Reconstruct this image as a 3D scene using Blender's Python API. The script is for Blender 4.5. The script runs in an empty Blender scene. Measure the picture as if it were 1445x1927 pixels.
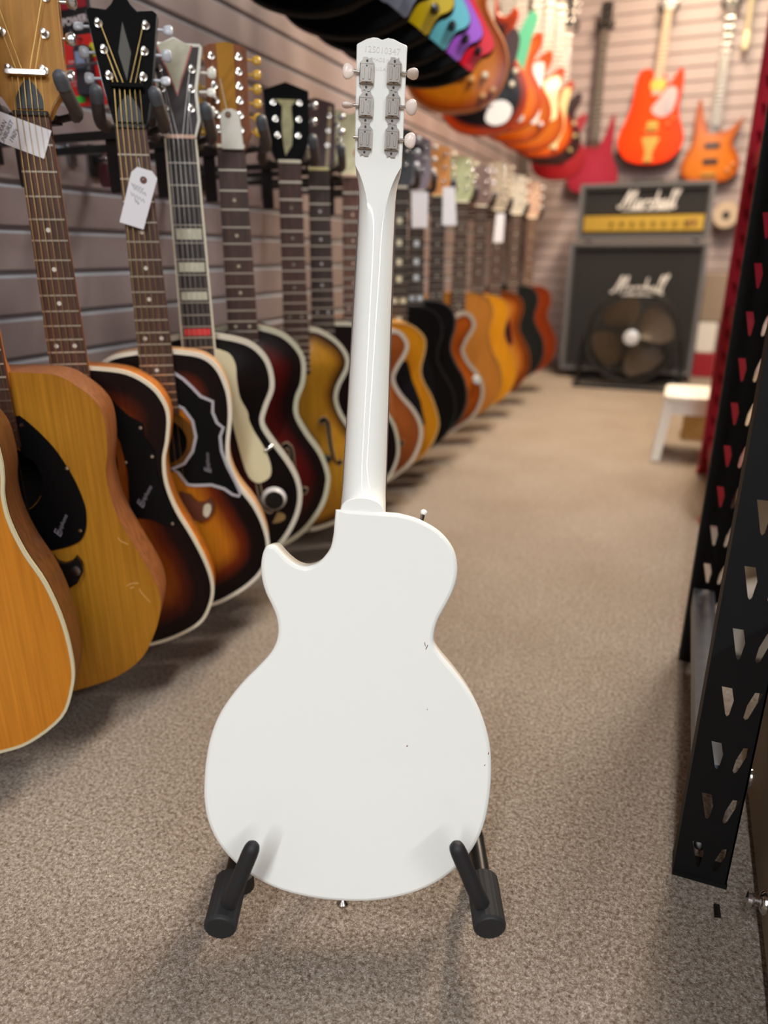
import bpy, bmesh, math, random
import numpy as np
from mathutils import Vector, Matrix, Euler, geometry

random.seed(7)
SC = bpy.context.scene
COL = SC.collection
R = math.radians

# ------------------------------------------------------------------ camera
CAM_H, PITCH, YAW, FPX = .73, 19.9, 22.1, 1337.0
cam_d = bpy.data.cameras.new('camera')
cam_d.sensor_fit = 'VERTICAL'
cam_d.sensor_height = 36.0
cam_d.lens = FPX / 1927 * 36.0
cam_d.clip_start = .02
cam_d.dof.use_dof = True
cam_d.dof.focus_distance = .81
cam_d.dof.aperture_fstop = 2.4
cam = bpy.data.objects.new('camera', cam_d)
COL.objects.link(cam)
cam.location = (0, 0, CAM_H)
cam.rotation_euler = (R(90 - PITCH), 0, R(YAW))
SC.camera = cam

# ------------------------------------------------------------------ world and lights
W = bpy.data.worlds.new('world')
SC.world = W
W.use_nodes = True
W.node_tree.nodes['Background'].inputs[0].default_value = (.9, .85, .8, 1)
W.node_tree.nodes['Background'].inputs[1].default_value = .25


def area(name, loc, sx, sy, watts, col, aim=None):
    d = bpy.data.lights.new(name, 'AREA')
    d.shape = 'RECTANGLE'
    d.size, d.size_y = sx, sy
    d.energy = watts
    d.color = col
    o = bpy.data.objects.new(name, d)
    COL.objects.link(o)
    o.location = loc
    if aim:
        o.rotation_euler = (Vector(aim) - Vector(loc)).to_track_quat('-Z', 'Y').to_euler()
    return o


NEUT, WARM = (1, .945, .87), (1, .76, .52)
area('ceiling_lamp_entrance_left', (.05, -2.9, 2.66), .10, 4.6, 112, (.92, .97, 1.0))
area('ceiling_lamp_entrance_right', (2.35, -2.2, 2.66), .10, 3.6, 104, (.95, .97, 1.0))
area('ceiling_lamp_aisle', (.25, 2.0, 2.66), .12, .7, 44, NEUT)
area('ceiling_lamp_middle', (.15, 3.2, 2.66), .2, 1.2, 88, (1, .81, .58))
area('ceiling_lamp_back', (-.2, 4.2, 2.66), .3, .6, 26, WARM, (-.3, 4.8, .8))

SC.view_settings.view_transform = 'Standard'
SC.view_settings.look = 'None'
SC.view_settings.gamma = 1
SC.view_settings.exposure = 0.24
SC.view_settings.use_curve_mapping = False


# ------------------------------------------------------------------ pixel rays used to lay things out on real planes
_hd = (-math.sin(R(YAW)), math.cos(R(YAW)))
_rt = (math.cos(R(YAW)), math.sin(R(YAW)))
_cp, _sp = math.cos(R(PITCH)), math.sin(R(PITCH))


def _ray(px, py):
    v = 963.5 - py
    dh, dz, l = FPX * _cp + v * _sp, -FPX * _sp + v * _cp, px - 722.5
    return (_hd[0] * dh + _rt[0] * l, _hd[1] * dh + _rt[1] * l, dz)


def onY(px, py, y):
    r = _ray(px, py)
    t = y / r[1]
    return Vector((r[0] * t, y, CAM_H + r[2] * t))


def onX(px, py, x):
    r = _ray(px, py)
    t = x / r[0]
    return Vector((x, r[1] * t, CAM_H + r[2] * t))


def onP(px, py, X, Y, yaw):
    """pixel ray met with the upright plane through (X, Y) that faces -y turned by yaw: local x and world z"""
    r = _ray(px, py)
    ca, sa = math.cos(yaw), math.sin(yaw)
    t = (X * sa - Y * ca) / (r[0] * sa - r[1] * ca)
    return ((r[0] * t - X) * ca + (r[1] * t - Y) * sa, CAM_H + r[2] * t)


# ------------------------------------------------------------------ materials
def lin(c):
    if isinstance(c, str):
        c = tuple(int(c[i:i + 2], 16) for i in (0, 2, 4))
    return tuple(((x / 255) / 12.92 if x / 255 <= .04045 else ((x / 255 + .055) / 1.055) ** 2.4) for x in c) + (1,)


_M = {}


def mat(key, col, rough=.45, metal=0., coat=0., noise=0., nscale=40., bump=0., spec=.5, stretch=(1, 1, 1)):
    k = (key, str(col), rough, metal, coat, noise, nscale, bump)
    if k in _M:
        return _M[k]
    m = bpy.data.materials.new(key)
    m.use_nodes = True
    nt = m.node_tree
    b = nt.nodes['Principled BSDF']
    c = lin(col)
    b.inputs['Base Color'].default_value = c
    b.inputs['Roughness'].default_value = rough
    b.inputs['Metallic'].default_value = metal
    b.inputs['Specular IOR Level'].default_value = spec
    b.inputs['Coat Weight'].default_value = coat
    b.inputs['Coat Roughness'].default_value = .06
    if noise or bump:
        tc = nt.nodes.new('ShaderNodeTexCoord')
        mp = nt.nodes.new('ShaderNodeMapping')
        mp.inputs['Scale'].default_value = stretch
        nz = nt.nodes.new('ShaderNodeTexNoise')
        nz.inputs['Scale'].default_value = nscale
        nz.inputs['Detail'].default_value = 4
        nt.links.new(tc.outputs['Object'], mp.inputs[0])
        nt.links.new(mp.outputs[0], nz.inputs['Vector'])
        if noise:
            rp = nt.nodes.new('ShaderNodeValToRGB')
            rp.color_ramp.elements[0].position = .3
            rp.color_ramp.elements[1].position = .7
            rp.color_ramp.elements[0].color = tuple(x * (1 - noise) for x in c[:3]) + (1,)
            rp.color_ramp.elements[1].color = tuple(min(1, x * (1 + noise)) for x in c[:3]) + (1,)
            nt.links.new(nz.outputs['Fac'], rp.inputs[0])
            nt.links.new(rp.outputs[0], b.inputs['Base Color'])
        if bump:
            bp = nt.nodes.new('ShaderNodeBump')
            bp.inputs['Strength'].default_value = bump
            bp.inputs['Distance'].default_value = .002
            nt.links.new(nz.outputs['Fac'], bp.inputs['Height'])
            nt.links.new(bp.outputs[0], b.inputs['Normal'])
    _M[k] = m
    return m


def wood(key, stops, grain=.25, rough=.42, coat=.05, gscale=70):
    """lacquered top: colour by distance from the edge (attribute 'ed') with vertical grain"""
    k = ('wood', key)
    if k in _M:
        return _M[k]
    m = bpy.data.materials.new(key)
    m.use_nodes = True
    nt = m.node_tree
    L = nt.links.new
    b = nt.nodes['Principled BSDF']
    b.inputs['Roughness'].default_value = rough
    b.inputs['Coat Weight'].default_value = coat
    b.inputs['Specular IOR Level'].default_value = .14
    b.inputs['Coat Roughness'].default_value = .12
    at = nt.nodes.new('ShaderNodeAttribute')
    at.attribute_name = 'ed'
    tc = nt.nodes.new('ShaderNodeTexCoord')
    n2 = nt.nodes.new('ShaderNodeTexNoise')
    n2.inputs['Scale'].default_value = 9
    L(tc.outputs['Object'], n2.inputs['Vector'])
    ma = nt.nodes.new('ShaderNodeMath')
    ma.operation = 'MULTIPLY_ADD'
    L(n2.outputs['Fac'], ma.inputs[0])
    ma.inputs[1].default_value = .02
    L(at.outputs['Fac'], ma.inputs[2])
    sc = nt.nodes.new('ShaderNodeMath')
    sc.operation = 'MULTIPLY_ADD'
    L(ma.outputs[0], sc.inputs[0])
    sc.inputs[1].default_value = 1 / .15
    sc.inputs[2].default_value = -.01 / .15
    rp = nt.nodes.new('ShaderNodeValToRGB')
    L(sc.outputs[0], rp.inputs[0])
    el = rp.color_ramp.elements
    while len(el) < len(stops):
        el.new(.5)
    for e, (p, c) in zip(el, stops):
        e.position = min(1, p / .15)
        e.color = lin(c)
    mp = nt.nodes.new('ShaderNodeMapping')
    mp.inputs['Scale'].default_value = (1, 1, .025)
    L(tc.outputs['Object'], mp.inputs[0])
    nz = nt.nodes.new('ShaderNodeTexNoise')
    nz.inputs['Scale'].default_value = gscale * 3
    nz.inputs['Detail'].default_value = 3
    L(mp.outputs[0], nz.inputs['Vector'])
    mr = nt.nodes.new('ShaderNodeMapRange')
    mr.inputs['From Min'].default_value = .3
    mr.inputs['From Max'].default_value = .7
    mr.inputs['To Min'].default_value = 1 - grain
    mr.inputs['To Max'].default_value = 1 + grain * .5
    L(nz.outputs['Fac'], mr.inputs['Value'])
    mx = nt.nodes.new('ShaderNodeMix')
    mx.data_type = 'RGBA'
    mx.blend_type = 'MULTIPLY'
    mx.inputs['Factor'].default_value = 1
    L(rp.outputs[0], mx.inputs['A'])
    L(mr.outputs[0], mx.inputs['B'])
    L(mx.outputs['Result'], b.inputs['Base Color'])
    _M[k] = m
    return m


def sidewood(key, col, rough=.35, grain=.3):
    return mat(key, col, rough, coat=.12, spec=.3, noise=grain, nscale=30, stretch=(6, 6, .5))


# ------------------------------------------------------------------ mesh building
class MB:
    def __init__(s):
        s.v, s.f, s.m = [], [], []

    def add(s, vs, fs, mi=0, M=None):
        o = len(s.v)
        s.v += [tuple(M @ Vector(p)) if M else tuple(p) for p in vs]
        s.f += [[i + o for i in f] for f in fs]
        s.m += [mi] * len(fs)
        return s

    def box(s, c, d, M=None, mi=0):
        x, y, z = c
        a, b, h = d[0] / 2, d[1] / 2, d[2] / 2
        vs = [(x + i * a, y + j * b, z + k * h) for i in (-1, 1) for j in (-1, 1) for k in (-1, 1)]
        return s.add(vs, [(0, 1, 3, 2), (4, 6, 7, 5), (0, 4, 5, 1), (2, 3, 7, 6), (0, 2, 6, 4), (1, 5, 7, 3)], mi, M)

    def rbox(s, c, d, r, n=3, M=None, mi=0):
        """box rounded in XZ-outline and softened front and back"""
        x, y, z = c
        a, b, h = d[0] / 2, d[1] / 2, d[2] / 2
        ring = []
        for cx, cz, t0 in ((a - r, h - r, 0), (-a + r, h - r, 90), (-a + r, -h + r, 180), (a - r, -h + r, 270)):
            for i in range(n + 1):
                t = R(t0 + 90 * i / n)
                ring.append((cx + r * math.cos(t), cz + r * math.sin(t)))
        e = min(r, b) * .4
        lay = []
        for yy, k in ((-b, e), (-b + e, 0), (b - e, 0), (b, e)):
            lay.append([(x + px * (1 - k / a), y + yy, z + pz * (1 - k / h)) for px, pz in ring])
        return s.loft(lay, True, M, mi)

    def loft(s, rings, caps=True, M=None, mi=0, closed=True):
        n = len(rings[0])
        vs = [p for r in rings for p in r]
        fs = []
        for k in range(len(rings) - 1):
            for i in range(n if closed else n - 1):
                j = (i + 1) % n
                fs.append((k * n + i, k * n + j, (k + 1) * n + j, (k + 1) * n + i))
        if caps:
            fs.append(tuple(range(n))[::-1])
            fs.append(tuple(range((len(rings) - 1) * n, len(rings) * n)))
        return s.add(vs, fs, mi, M)

    def tube(s, pts, r, n=8, M=None, mi=0, caps=True):
        pts = [Vector(p) for p in pts]
        rs = r if isinstance(r, (list, tuple)) else [r] * len(pts)
        rings = []
        up = None
        for i, p in enumerate(pts):
            t = (pts[min(i + 1, len(pts) - 1)] - pts[max(i - 1, 0)]).normalized()
            if up is None:
                up = t.orthogonal().normalized()
            u = (up - t * up.dot(t)).normalized()
            up = u
            w = t.cross(u)
            rings.append([p + (u * math.cos(2 * math.pi * k / n) + w * math.sin(2 * math.pi * k / n)) * rs[i] for k in range(n)])
        return s.loft(rings, caps, M, mi)

    def lathe(s, prof, n=16, M=None, mi=0):
        """prof: (radius, height) along +z"""
        rings = [[(r * math.cos(2 * math.pi * k / n), r * math.sin(2 * math.pi * k / n), h) for k in range(n)] for r, h in prof]
        return s.loft(rings, True, M, mi)

    def prism(s, poly, y0, y1, M=None, mi=0, bev=0):
        """poly of (x,z), extruded from y0 to y1"""
        if bev:
            q = inset(poly, bev)
            sg = 1 if y1 > y0 else -1
            rings = [[(x, y0, z) for x, z in q], [(x, y0 + sg * bev, z) for x, z in poly], [(x, y1 - sg * bev, z) for x, z in poly], [(x, y1, z) for x, z in q]]
        else:
            rings = [[(x, y, z) for x, z in poly] for y in (y0, y1)]
        return s.loft(rings, True, M, mi)

    def cap(s, outer, y, M=None, mi=0):
        V, T = cap_mesh(outer, [], None)
        return s.add([(x, y, z) for x, z in V], T, mi, M)

    def plate(s, outer, holes, y0, y1, M=None, mi=0):
        """flat plate with real holes"""
        P, T = cap_mesh(outer, holes, None)
        n = len(P)
        vs = [(x, y0, z) for x, z in P] + [(x, y1, z) for x, z in P]
        fs = [t for t in T] + [tuple(i + n for i in reversed(t)) for t in T]
        s.add(vs, fs, mi, M)
        for lp in [outer] + holes:
            s.loft([[(x, y0, z) for x, z in lp], [(x, y1, z) for x, z in lp]], False, M, mi)
        return s

    def mesh(s, name, mats, smooth=40):
        me = bpy.data.meshes.new(name)
        me.from_pydata(s.v, [], s.f)
        for m in mats if isinstance(mats, (list, tuple)) else [mats]:
            me.materials.append(m)
        me.polygons.foreach_set('material_index', s.m)
        bm = bmesh.new()
        bm.from_mesh(me)
        bmesh.ops.recalc_face_normals(bm, faces=bm.faces)
        bm.to_mesh(me)
        bm.free()
        if smooth:
            me.set_sharp_from_angle(angle=R(smooth))
            me.polygons.foreach_set('use_smooth', [len(p.vertices) <= 4 for p in me.polygons])
        me.update()
        return me


def link(name, me, parent=None, loc=None, rot=None):
    o = bpy.data.objects.new(name, me)
    COL.objects.link(o)
    if parent:
        o.parent = parent
    if loc is not None:
        o.location = loc
    if rot is not None:
        o.rotation_euler = rot
    return o


def part(name, mb, mats, parent, smooth=40, label=None, loc=None, rot=None):
    o = link(name, mb.mesh(name, mats, smooth), parent, loc, rot)
    if label:
        o['label'] = label
    return o


def tag(o, label, cat, group=None):
    o['label'] = label
    o['category'] = cat
    if group:
        o['group'] = group
    return o


def thing(name, label, cat, loc=(0, 0, 0), rot=(0, 0, 0), group=None):
    o = link(name, None, None, loc, rot)
    o.empty_display_size = .05
    return tag(o, label, cat, group)


def struct(name, mb, m, parent=None, smooth=0):
    o = link(name, mb.mesh(name, m, smooth), parent)
    if not parent:
        o['kind'] = 'structure'
    return o


def solid(name, mb, mats, label, cat, group=None, smooth=40, loc=None, rot=None):
    return tag(part(name, mb, mats, None, smooth, None, loc, rot), label, cat, group)


# ------------------------------------------------------------------ 2-D helpers
def spline(pts, n=6, closed=True):
    out = []
    N = len(pts)
    for i in range(N if closed else N - 1):
        g = (lambda k: pts[k % N]) if closed else (lambda k: pts[min(max(k, 0), N - 1)])
        p0, p1, p2, p3 = (np.array(g(i + k), float) for k in (-1, 0, 1, 2))
        for j in range(n):
            t = j / n
            q = .5 * (2 * p1 + (p2 - p0) * t + (2 * p0 - 5 * p1 + 4 * p2 - p3) * t * t + (3 * p1 - p0 - 3 * p2 + p3) * t ** 3)
            out.append(tuple(q))
    if not closed:
        out.append(tuple(pts[-1]))
    return out


def area2(poly):
    a = np.array(poly)
    b = np.roll(a, -1, 0)
    return float((a[:, 0] * b[:, 1] - b[:, 0] * a[:, 1]).sum()) / 2


def inset(poly, d):
    a = np.array(poly, float)
    t = np.roll(a, -1, 0) - np.roll(a, 1, 0)
    t /= np.linalg.norm(t, axis=1)[:, None] + 1e-9
    nrm = np.stack([-t[:, 1], t[:, 0]], 1) * (1 if area2(poly) > 0 else -1)
    return [tuple(p) for p in a + nrm * d]


def inside(P, poly):
    P, a = np.array(P), np.array(poly)
    b = np.roll(a, -1, 0)
    r = np.zeros(len(P), bool)
    for (x0, y0), (x1, y1) in zip(a, b):
        if y0 == y1:
            continue
        c = ((y0 > P[:, 1]) != (y1 > P[:, 1])) & (P[:, 0] < (x1 - x0) * (P[:, 1] - y0) / (y1 - y0) + x0)
        r ^= c
    return r


def dist(P, poly):
    P, a = np.array(P), np.array(poly)
    b = np.roll(a, -1, 0)
    best = np.full(len(P), 9.)
    for p, q in zip(a, b):
        d = q - p
        t = np.clip(((P - p) @ d) / (d @ d + 1e-12), 0, 1)
        best = np.minimum(best, np.linalg.norm(P - p - t[:, None] * d, axis=1))
    return best


def cap_mesh(outer, holes, grid):
    pts = [tuple(p) for p in outer]
    ed = [(i, (i + 1) % len(outer)) for i in range(len(outer))]
    for h in holes:
        o = len(pts)
        pts += [tuple(p) for p in h]
        ed += [(o + i, o + (i + 1) % len(h)) for i in range(len(h))]
    if grid:
        a = np.array(outer)
        gx, gz = np.meshgrid(np.arange(a[:, 0].min(), a[:, 0].max(), grid), np.arange(a[:, 1].min(), a[:, 1].max(), grid))
        G = np.stack([gx.ravel(), gz.ravel()], 1)
        k = inside(G, outer) & (dist(G, outer) > grid * .45)
        for h in holes:
            k &= ~inside(G, h) & (dist(G, h) > grid * .4)
        pts += [tuple(p) for p in G[k]]
    res = geometry.delaunay_2d_cdt([Vector(p) for p in pts], ed, [], 0, 1e-6)
    V = np.array([(p.x, p.y) for p in res[0]])
    T = np.array([list(f)[:3] for f in res[2]])
    c = V[T].mean(1)
    k = inside(c, outer)
    for h in holes:
        k &= ~inside(c, h)
    return V, [tuple(int(i) for i in t) for t in T[k]]


def face_cap(name, outer, holes, mats, parent, y=0., bulge=0., grid=.012, sgn=-1, label=None):
    V, T = cap_mesh(outer, holes, grid)
    d = dist(V, outer)
    t = np.clip(d / .085, 0, 1)
    yy = y + sgn * bulge * (t * t * (3 - 2 * t))
    mb = MB()
    mb.add([(p[0], h, p[1]) for p, h in zip(V, yy)], T if sgn > 0 else [x[::-1] for x in T])
    me = bpy.data.meshes.new(name)
    me.from_pydata(mb.v, [], mb.f)
    me.materials.append(mats)
    me.polygons.foreach_set('use_smooth', [True] * len(me.polygons))
    at = me.attributes.new('ed', 'FLOAT', 'POINT')
    at.data.foreach_set('value', d.astype(np.float32))
    me.update()
    o = link(name, me, parent)
    if label:
        o['label'] = label
    return o


def circ(cx, cz, r, n=28, rz=None):
    return [(cx + r * math.cos(2 * math.pi * i / n), cz + (rz or r) * math.sin(2 * math.pi * i / n)) for i in range(n)]


_fc = {}


def text_mesh(txt, size, depth, m, shear=0., bold=0.):
    k = (txt, size, depth, m.name, shear)
    if k in _fc:
        return _fc[k]
    c = bpy.data.curves.new('lettering', 'FONT')
    c.body = txt
    c.size = size
    c.extrude = depth
    c.shear = shear
    c.offset = bold
    c.resolution_u = 3
    c.align_x, c.align_y = 'CENTER', 'CENTER'
    o = bpy.data.objects.new('lettering', c)
    COL.objects.link(o)
    dg = bpy.context.evaluated_depsgraph_get()
    me = bpy.data.meshes.new_from_object(o.evaluated_get(dg))
    bpy.data.objects.remove(o)
    me.materials.clear()
    me.materials.append(m)
    _fc[k] = me
    return me


def lettering(txt, size, m, parent, loc, ang=0., depth=.0002, shear=0., bold=0., face='-y', name='lettering', rot=None):
    """flat letters facing -y in the parent's frame, turned by ang degrees in that plane"""
    o = link(name, text_mesh(txt, size, depth, m, shear, bold), parent, loc)
    o.rotation_euler = rot if rot else (Matrix.Rotation(R(-ang), 4, 'Y') @ Matrix.Rotation(R(90), 4, 'X')).to_euler()
    return o

# ================================================================== SETTING
WX, BY = -1.147, 5.25                      # slatwall face of the left wall, of the back wall


def carpet():
    m = bpy.data.materials.new('carpet')
    m.use_nodes = True
    nt = m.node_tree
    L = nt.links.new
    b = nt.nodes['Principled BSDF']
    b.inputs['Roughness'].default_value = .95
    b.inputs['Specular IOR Level'].default_value = .1
    tc = nt.nodes.new('ShaderNodeTexCoord')

    def noise(scale, detail, dist=0.):
        n = nt.nodes.new('ShaderNodeTexNoise')
        n.inputs['Scale'].default_value = scale
        n.inputs['Detail'].default_value = detail
        n.inputs['Distortion'].default_value = dist
        L(tc.outputs['Object'], n.inputs['Vector'])
        return n
    a = noise(450, 2.5, 1.4)
    r = nt.nodes.new('ShaderNodeValToRGB')
    e = r.color_ramp.elements
    e[0].position, e[1].position = .33, .68
    e[0].color, e[1].color = lin('81776d'), lin('d8cfc4')
    x = e.new(.44)
    x.color = lin('a1968b')
    x = e.new(.55)
    x.color = lin('bab0a5')
    L(a.outputs['Fac'], r.inputs[0])
    c = noise(190, 2)
    r2 = nt.nodes.new('ShaderNodeValToRGB')
    r2.color_ramp.elements[0].color = lin('b9ada2')
    r2.color_ramp.elements[1].color = (1, 1, 1, 1)
    r2.color_ramp.elements[0].position = .3
    r2.color_ramp.elements[1].position = .6
    L(c.outputs['Fac'], r2.inputs[0])
    mx = nt.nodes.new('ShaderNodeMix')
    mx.data_type, mx.blend_type = 'RGBA', 'MULTIPLY'
    mx.inputs['Factor'].default_value = 1
    L(r.outputs[0], mx.inputs['A'])
    L(r2.outputs[0], mx.inputs['B'])
    d = noise(3.5, 3)
    r3 = nt.nodes.new('ShaderNodeValToRGB')
    r3.color_ramp.elements[0].color = lin('dcd4cc')
    r3.color_ramp.elements[1].color = (1, 1, 1, 1)
    L(d.outputs['Fac'], r3.inputs[0])
    m2 = nt.nodes.new('ShaderNodeMix')
    m2.data_type, m2.blend_type = 'RGBA', 'MULTIPLY'
    m2.inputs['Factor'].default_value = 1
    L(mx.outputs['Result'], m2.inputs['A'])
    L(r3.outputs[0], m2.inputs['B'])
    L(m2.outputs['Result'], b.inputs['Base Color'])
    bp = nt.nodes.new('ShaderNodeBump')
    bp.inputs['Strength'].default_value = .75
    bp.inputs['Distance'].default_value = .004
    L(a.outputs['Fac'], bp.inputs['Height'])
    L(bp.outputs[0], b.inputs['Normal'])
    return m


struct('floor', MB().box((.9, -.7, -.05), (4.5, 12.4, .1)), carpet())
M_back = mat('slatwall_groove_metal', 'a9afb8', .45, .2)
M_slat = mat('slatwall_laminate', 'a69796', .42, noise=.05, nscale=6)
M_lip = mat('slatwall_groove_lip', 'c9ced6', .35, .3)
wl = struct('wall_left', MB().box((WX - .0345, -.7, 1.35), (.05, 12.4, 2.8)), M_back)
PIT = .0772
SH = .0690


def slat_mesh(length, lip=None):
    pr = [(-.019, -SH / 2), (-.002, -SH / 2), (0, -SH / 2 + .002), (0, SH / 2 - .005), (-.006, SH / 2), (-.019, SH / 2)]
    mb = MB().loft([[(x, y, z) for x, z in pr] for y in (-length / 2, length / 2)], True)
    mb.m = [1 if i == 3 else 0 for i in range(len(mb.f))]
    return mb.mesh('slat', [M_slat, lip or M_lip], 0)


z0 = .6215 - PIT * 8 + PIT / 2
sm = slat_mesh(12.2)
for i in range(35):
    link('slat', sm, wl, (WX, -.75, z0 + i * PIT))
wb = struct('wall_back', MB().box((.9, BY + .0345, 1.35), (4.5, .05, 2.8)), M_slat)
sm = slat_mesh(4.2, M_slat)
for i in range(35):
    link('slat', sm, wb, (.955, BY, z0 + i * PIT + .01), (0, 0, R(-90)))
struct('wall_right', MB().box((3.1, -.7, 1.35), (.05, 12.4, 2.8)), mat('right_wall_paint', '6b5d55', .8))
struct('wall_front', MB().box((.9, -6.85, 1.35), (4.5, .05, 2.8)), mat('front_wall_paint', '8d857d', .8))
struct('ceiling', MB().box((.9, -.7, 2.78), (4.5, 12.4, .05)), mat('ceiling_tile', '8f8a83', .9))
struct('trim_corner', MB().box((WX + .03, BY - .03, 1.35), (.06, .06, 2.76)), mat('corner_trim', '5d504b', .6))

# ================================================================== WHITE GUITAR
M_white = mat('white_lacquer', 'ecece6', .5, coat=.5, spec=.3)
M_nick = mat('nickel', 'c6bfb8', .2, 1.)
M_cream = mat('cream_plastic', 'f3e1d6', .3, coat=.3)
M_rose = mat('rosewood', '4a2d22', .5, noise=.35, nscale=40, stretch=(8, 8, .4))
M_fret = mat('fret_wire', 'd9d2c4', .28, 1.)
M_blk = mat('black_plastic', '0b0b0c', .4, spec=.35)
M_rub = mat('black_rubber', '1b1b1d', .6)
M_steel = mat('chrome', 'd5d5d6', .12, 1.)

_Rw = Matrix.Rotation(R(YAW), 4, 'Z') @ Matrix.Rotation(R(-18.8), 4, 'X') @ Matrix.Rotation(R(3.2), 4, 'Y')
wg = thing('electric_guitar', 'white single-cutaway electric guitar standing back to the viewer on a low black stand', 'guitar')
wg.matrix_world = Matrix.Translation((-.26053, .52776, .06224)) @ _Rw
OUT = [(-.034, .4295), (-.0348, .4035), (-.0369, .3889), (-.0422, .3793), (-.0493, .3714), (-.0583, .3669), (-.0658, .3659), (-.0757, .3688), (-.0854, .3758), (-.0921, .3823), (-.0969, .3867), (-.1016, .3876), (-.1073, .3855), (-.1109, .3767), (-.1119, .3633), (-.11, .3489), (-.1052, .3347), (-.0981, .3217), (-.0922, .3087), (-.0896, .2955), (-.0908, .2826), (-.0964, .2695), (-.1079, .2549), (-.1238, .2371), (-.1386, .2169), (-.15, .1961), (-.1576, .1721), (-.161, .1474), (-.1618, .1243), (-.1604, .1016), (-.1546, .0785), (-.1427, .0565), (-.1238, .0361), (-.0997, .0198), (-.0698, .0077), (-.0345, .0012), (.0006, -.0002), (.0355, .0026), (.07, .0115), (.0984, .0255), (.1206, .0439), (.1369, .0654), (.1471, .0905), (.1518, .1191), (.1526, .1485), (.15, .1766), (.1435, .2007), (.1335, .2235), (.1205, .2432), (.1051, .2615), (.0909, .2765), (.0822, .2893), (.0812, .3015), (.0846, .3162), (.0917, .3312), (.0983, .3461), (.1021, .3608), (.1022, .3752), (.0989, .3895), (.0918, .4015), (.0808, .4123), (.0671, .4202), (.0520, .4258), (.0342, .4293), (.0197, .4308), (-.0200, .4302)]
o2 = spline(OUT[1:64], 3, False)
o2 = o2 + [(-.0200, .4302), OUT[0]]
rings = []
for d, y in ((.0045, 0), (.002, .0009), (.0005, .0025), (0, .0045), (0, .0365), (.0012, .0388), (.004, .04)):
    rings.append([(x, y, z) for x, z in (inset(o2, d) if d else o2)])
wbody = part('body', MB().loft(rings), M_white, wg, 50)
chip_m = mat('bare_wood_chip', '6e3428', .8)
for i, (x, z, w, h, a) in enumerate([(.0736, .2854, .0006, .0034, 20), (.0715, .2885, .0005, .0028, -15), (.0583, .176, .0008, .0012, 10), (.1475, .1728, .0006, .0014, 0), (.1442, .1597, .0006, .0011, 30), (.0781, .2174, .0005, .0008, 0)]):
    q = MB().prism([(w * math.cos(t) * (1 + .3 * ((k * 7) % 3 - 1)), h * math.sin(t)) for k, t in enumerate([2 * math.pi * j / 7 for j in range(7)])], -.0001, .0004)
    part('paint_chip', q, chip_m, wbody, 0, 'dark chip in the white paint' if i == 0 else None, (x, 0, z), (0, R(a), 0))
# neck, with the heel at the body and the flare into the headstock
NECK = [(.40, -.0045, .0262, .0465, 2.6), (.428, -.0048, .0258, .0455, 2.6), (.4345, -.005, .0256, .042, 2.5), (.440, -.005, .0254, .0345, 2.3), (.447, -.0052, .0250, .0285, 2.1), (.458, -.0053, .0246, .0255, 2.0), (.48, -.0055, .0243, .0245, 2.0), (.56, -.0063, .0230, .0235, 2.0), (.64, -.0071, .0217, .0222, 2.0), (.72, -.0078, .0205, .0212, 2.05), (.75, -.008, .0203, .0208, 2.2), (.768, -.0082, .0204, .0205, 2.5), (.782, -.0084, .0206, .0202, 3.0), (.794, -.0087, .0214, .0200, 3.8), (.804, -.009, .0230, .0202, 5.5), (.812, -.0091, .0250, .0208, 9), (.818, -.0091, .0259, .0214, 14)]
_q = np.array(NECK)
rings = []
for z in sorted(set([n_[0] for n_ in NECK] + [.70, .735, .76, .775, .788, .799, .808])):
    cx, hw, dp, e = [float(np.interp(z, _q[:, 0], _q[:, j])) for j in range(1, 5)]
    e = min(e, 2.4) if z > .6 else e
    s_ = min(1, max(0, (z - .70) / .095))
    s_ = s_ * s_ * (3 - 2 * s_)
    ft = hw * (.12 + .88 * max(0, min(1, (z - .715) / .097)) ** 1.5)
    back = .047 - dp if z < .77 else min(.047 - dp, .0352 - (z - .77) * math.tan(R(12)))
    rg = []
    for k in range(25):
        t = math.pi * k / 24
        c, q_ = math.cos(t), math.sin(t)
        p_round = (hw * math.copysign(abs(c) ** (2 / e), c), .047 - dp * abs(q_) ** (2 / e))
        if k <= 8 or k >= 16:
            u = (k if k <= 8 else 24 - k) / 8
            x_ = hw + (ft - hw) * u ** 1.5
            p_trap = (x_ if k <= 8 else -x_, .047 + (back - .047) * u ** .8)
        else:
            p_trap = (ft * (12 - k) / 4, back)
        rg.append((cx + p_round[0] * (1 - s_) + p_trap[0] * s_, p_round[1] * (1 - s_) + p_trap[1] * s_, z))
    rings.append(rg)
part('neck', MB().loft(rings), M_white, wg, 32)
hl_ = [(-.0048 + .0243 * math.cos(math.pi * i / 20), .4270 + .0175 * math.sin(math.pi * i / 20) ** .8) for i in range(21)]
part('neck_heel', MB().prism(hl_, .0035, .0300, None, 0, .0012), M_white, wg, 40)
fb = part('fretboard', MB().loft([[(cx - hw, .047, z), (cx + hw, .047, z), (cx + hw * .92, .0525, z), (cx - hw * .92, .0525, z)] for z, cx, hw in ((.30, -.004, .0278), (.43, -.0048, .0258), (.789, -.0085, .0212))]), M_rose, wg, 0)
for n in range(1, 23):
    z = .789 - .6285 * (1 - 2 ** (-n / 12))
    hw = .0212 + (.789 - z) / .489 * .0066
    cx = -.0085 + (.789 - z) / .489 * .0045
    part('fret', MB().box((cx, .0527, z), (hw * 1.99, .0014, .0022)), M_fret, fb, 0)
Mh = Matrix.Translation((0, .0352, .77)) @ Matrix.Rotation(R(12), 4, 'X')
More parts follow.
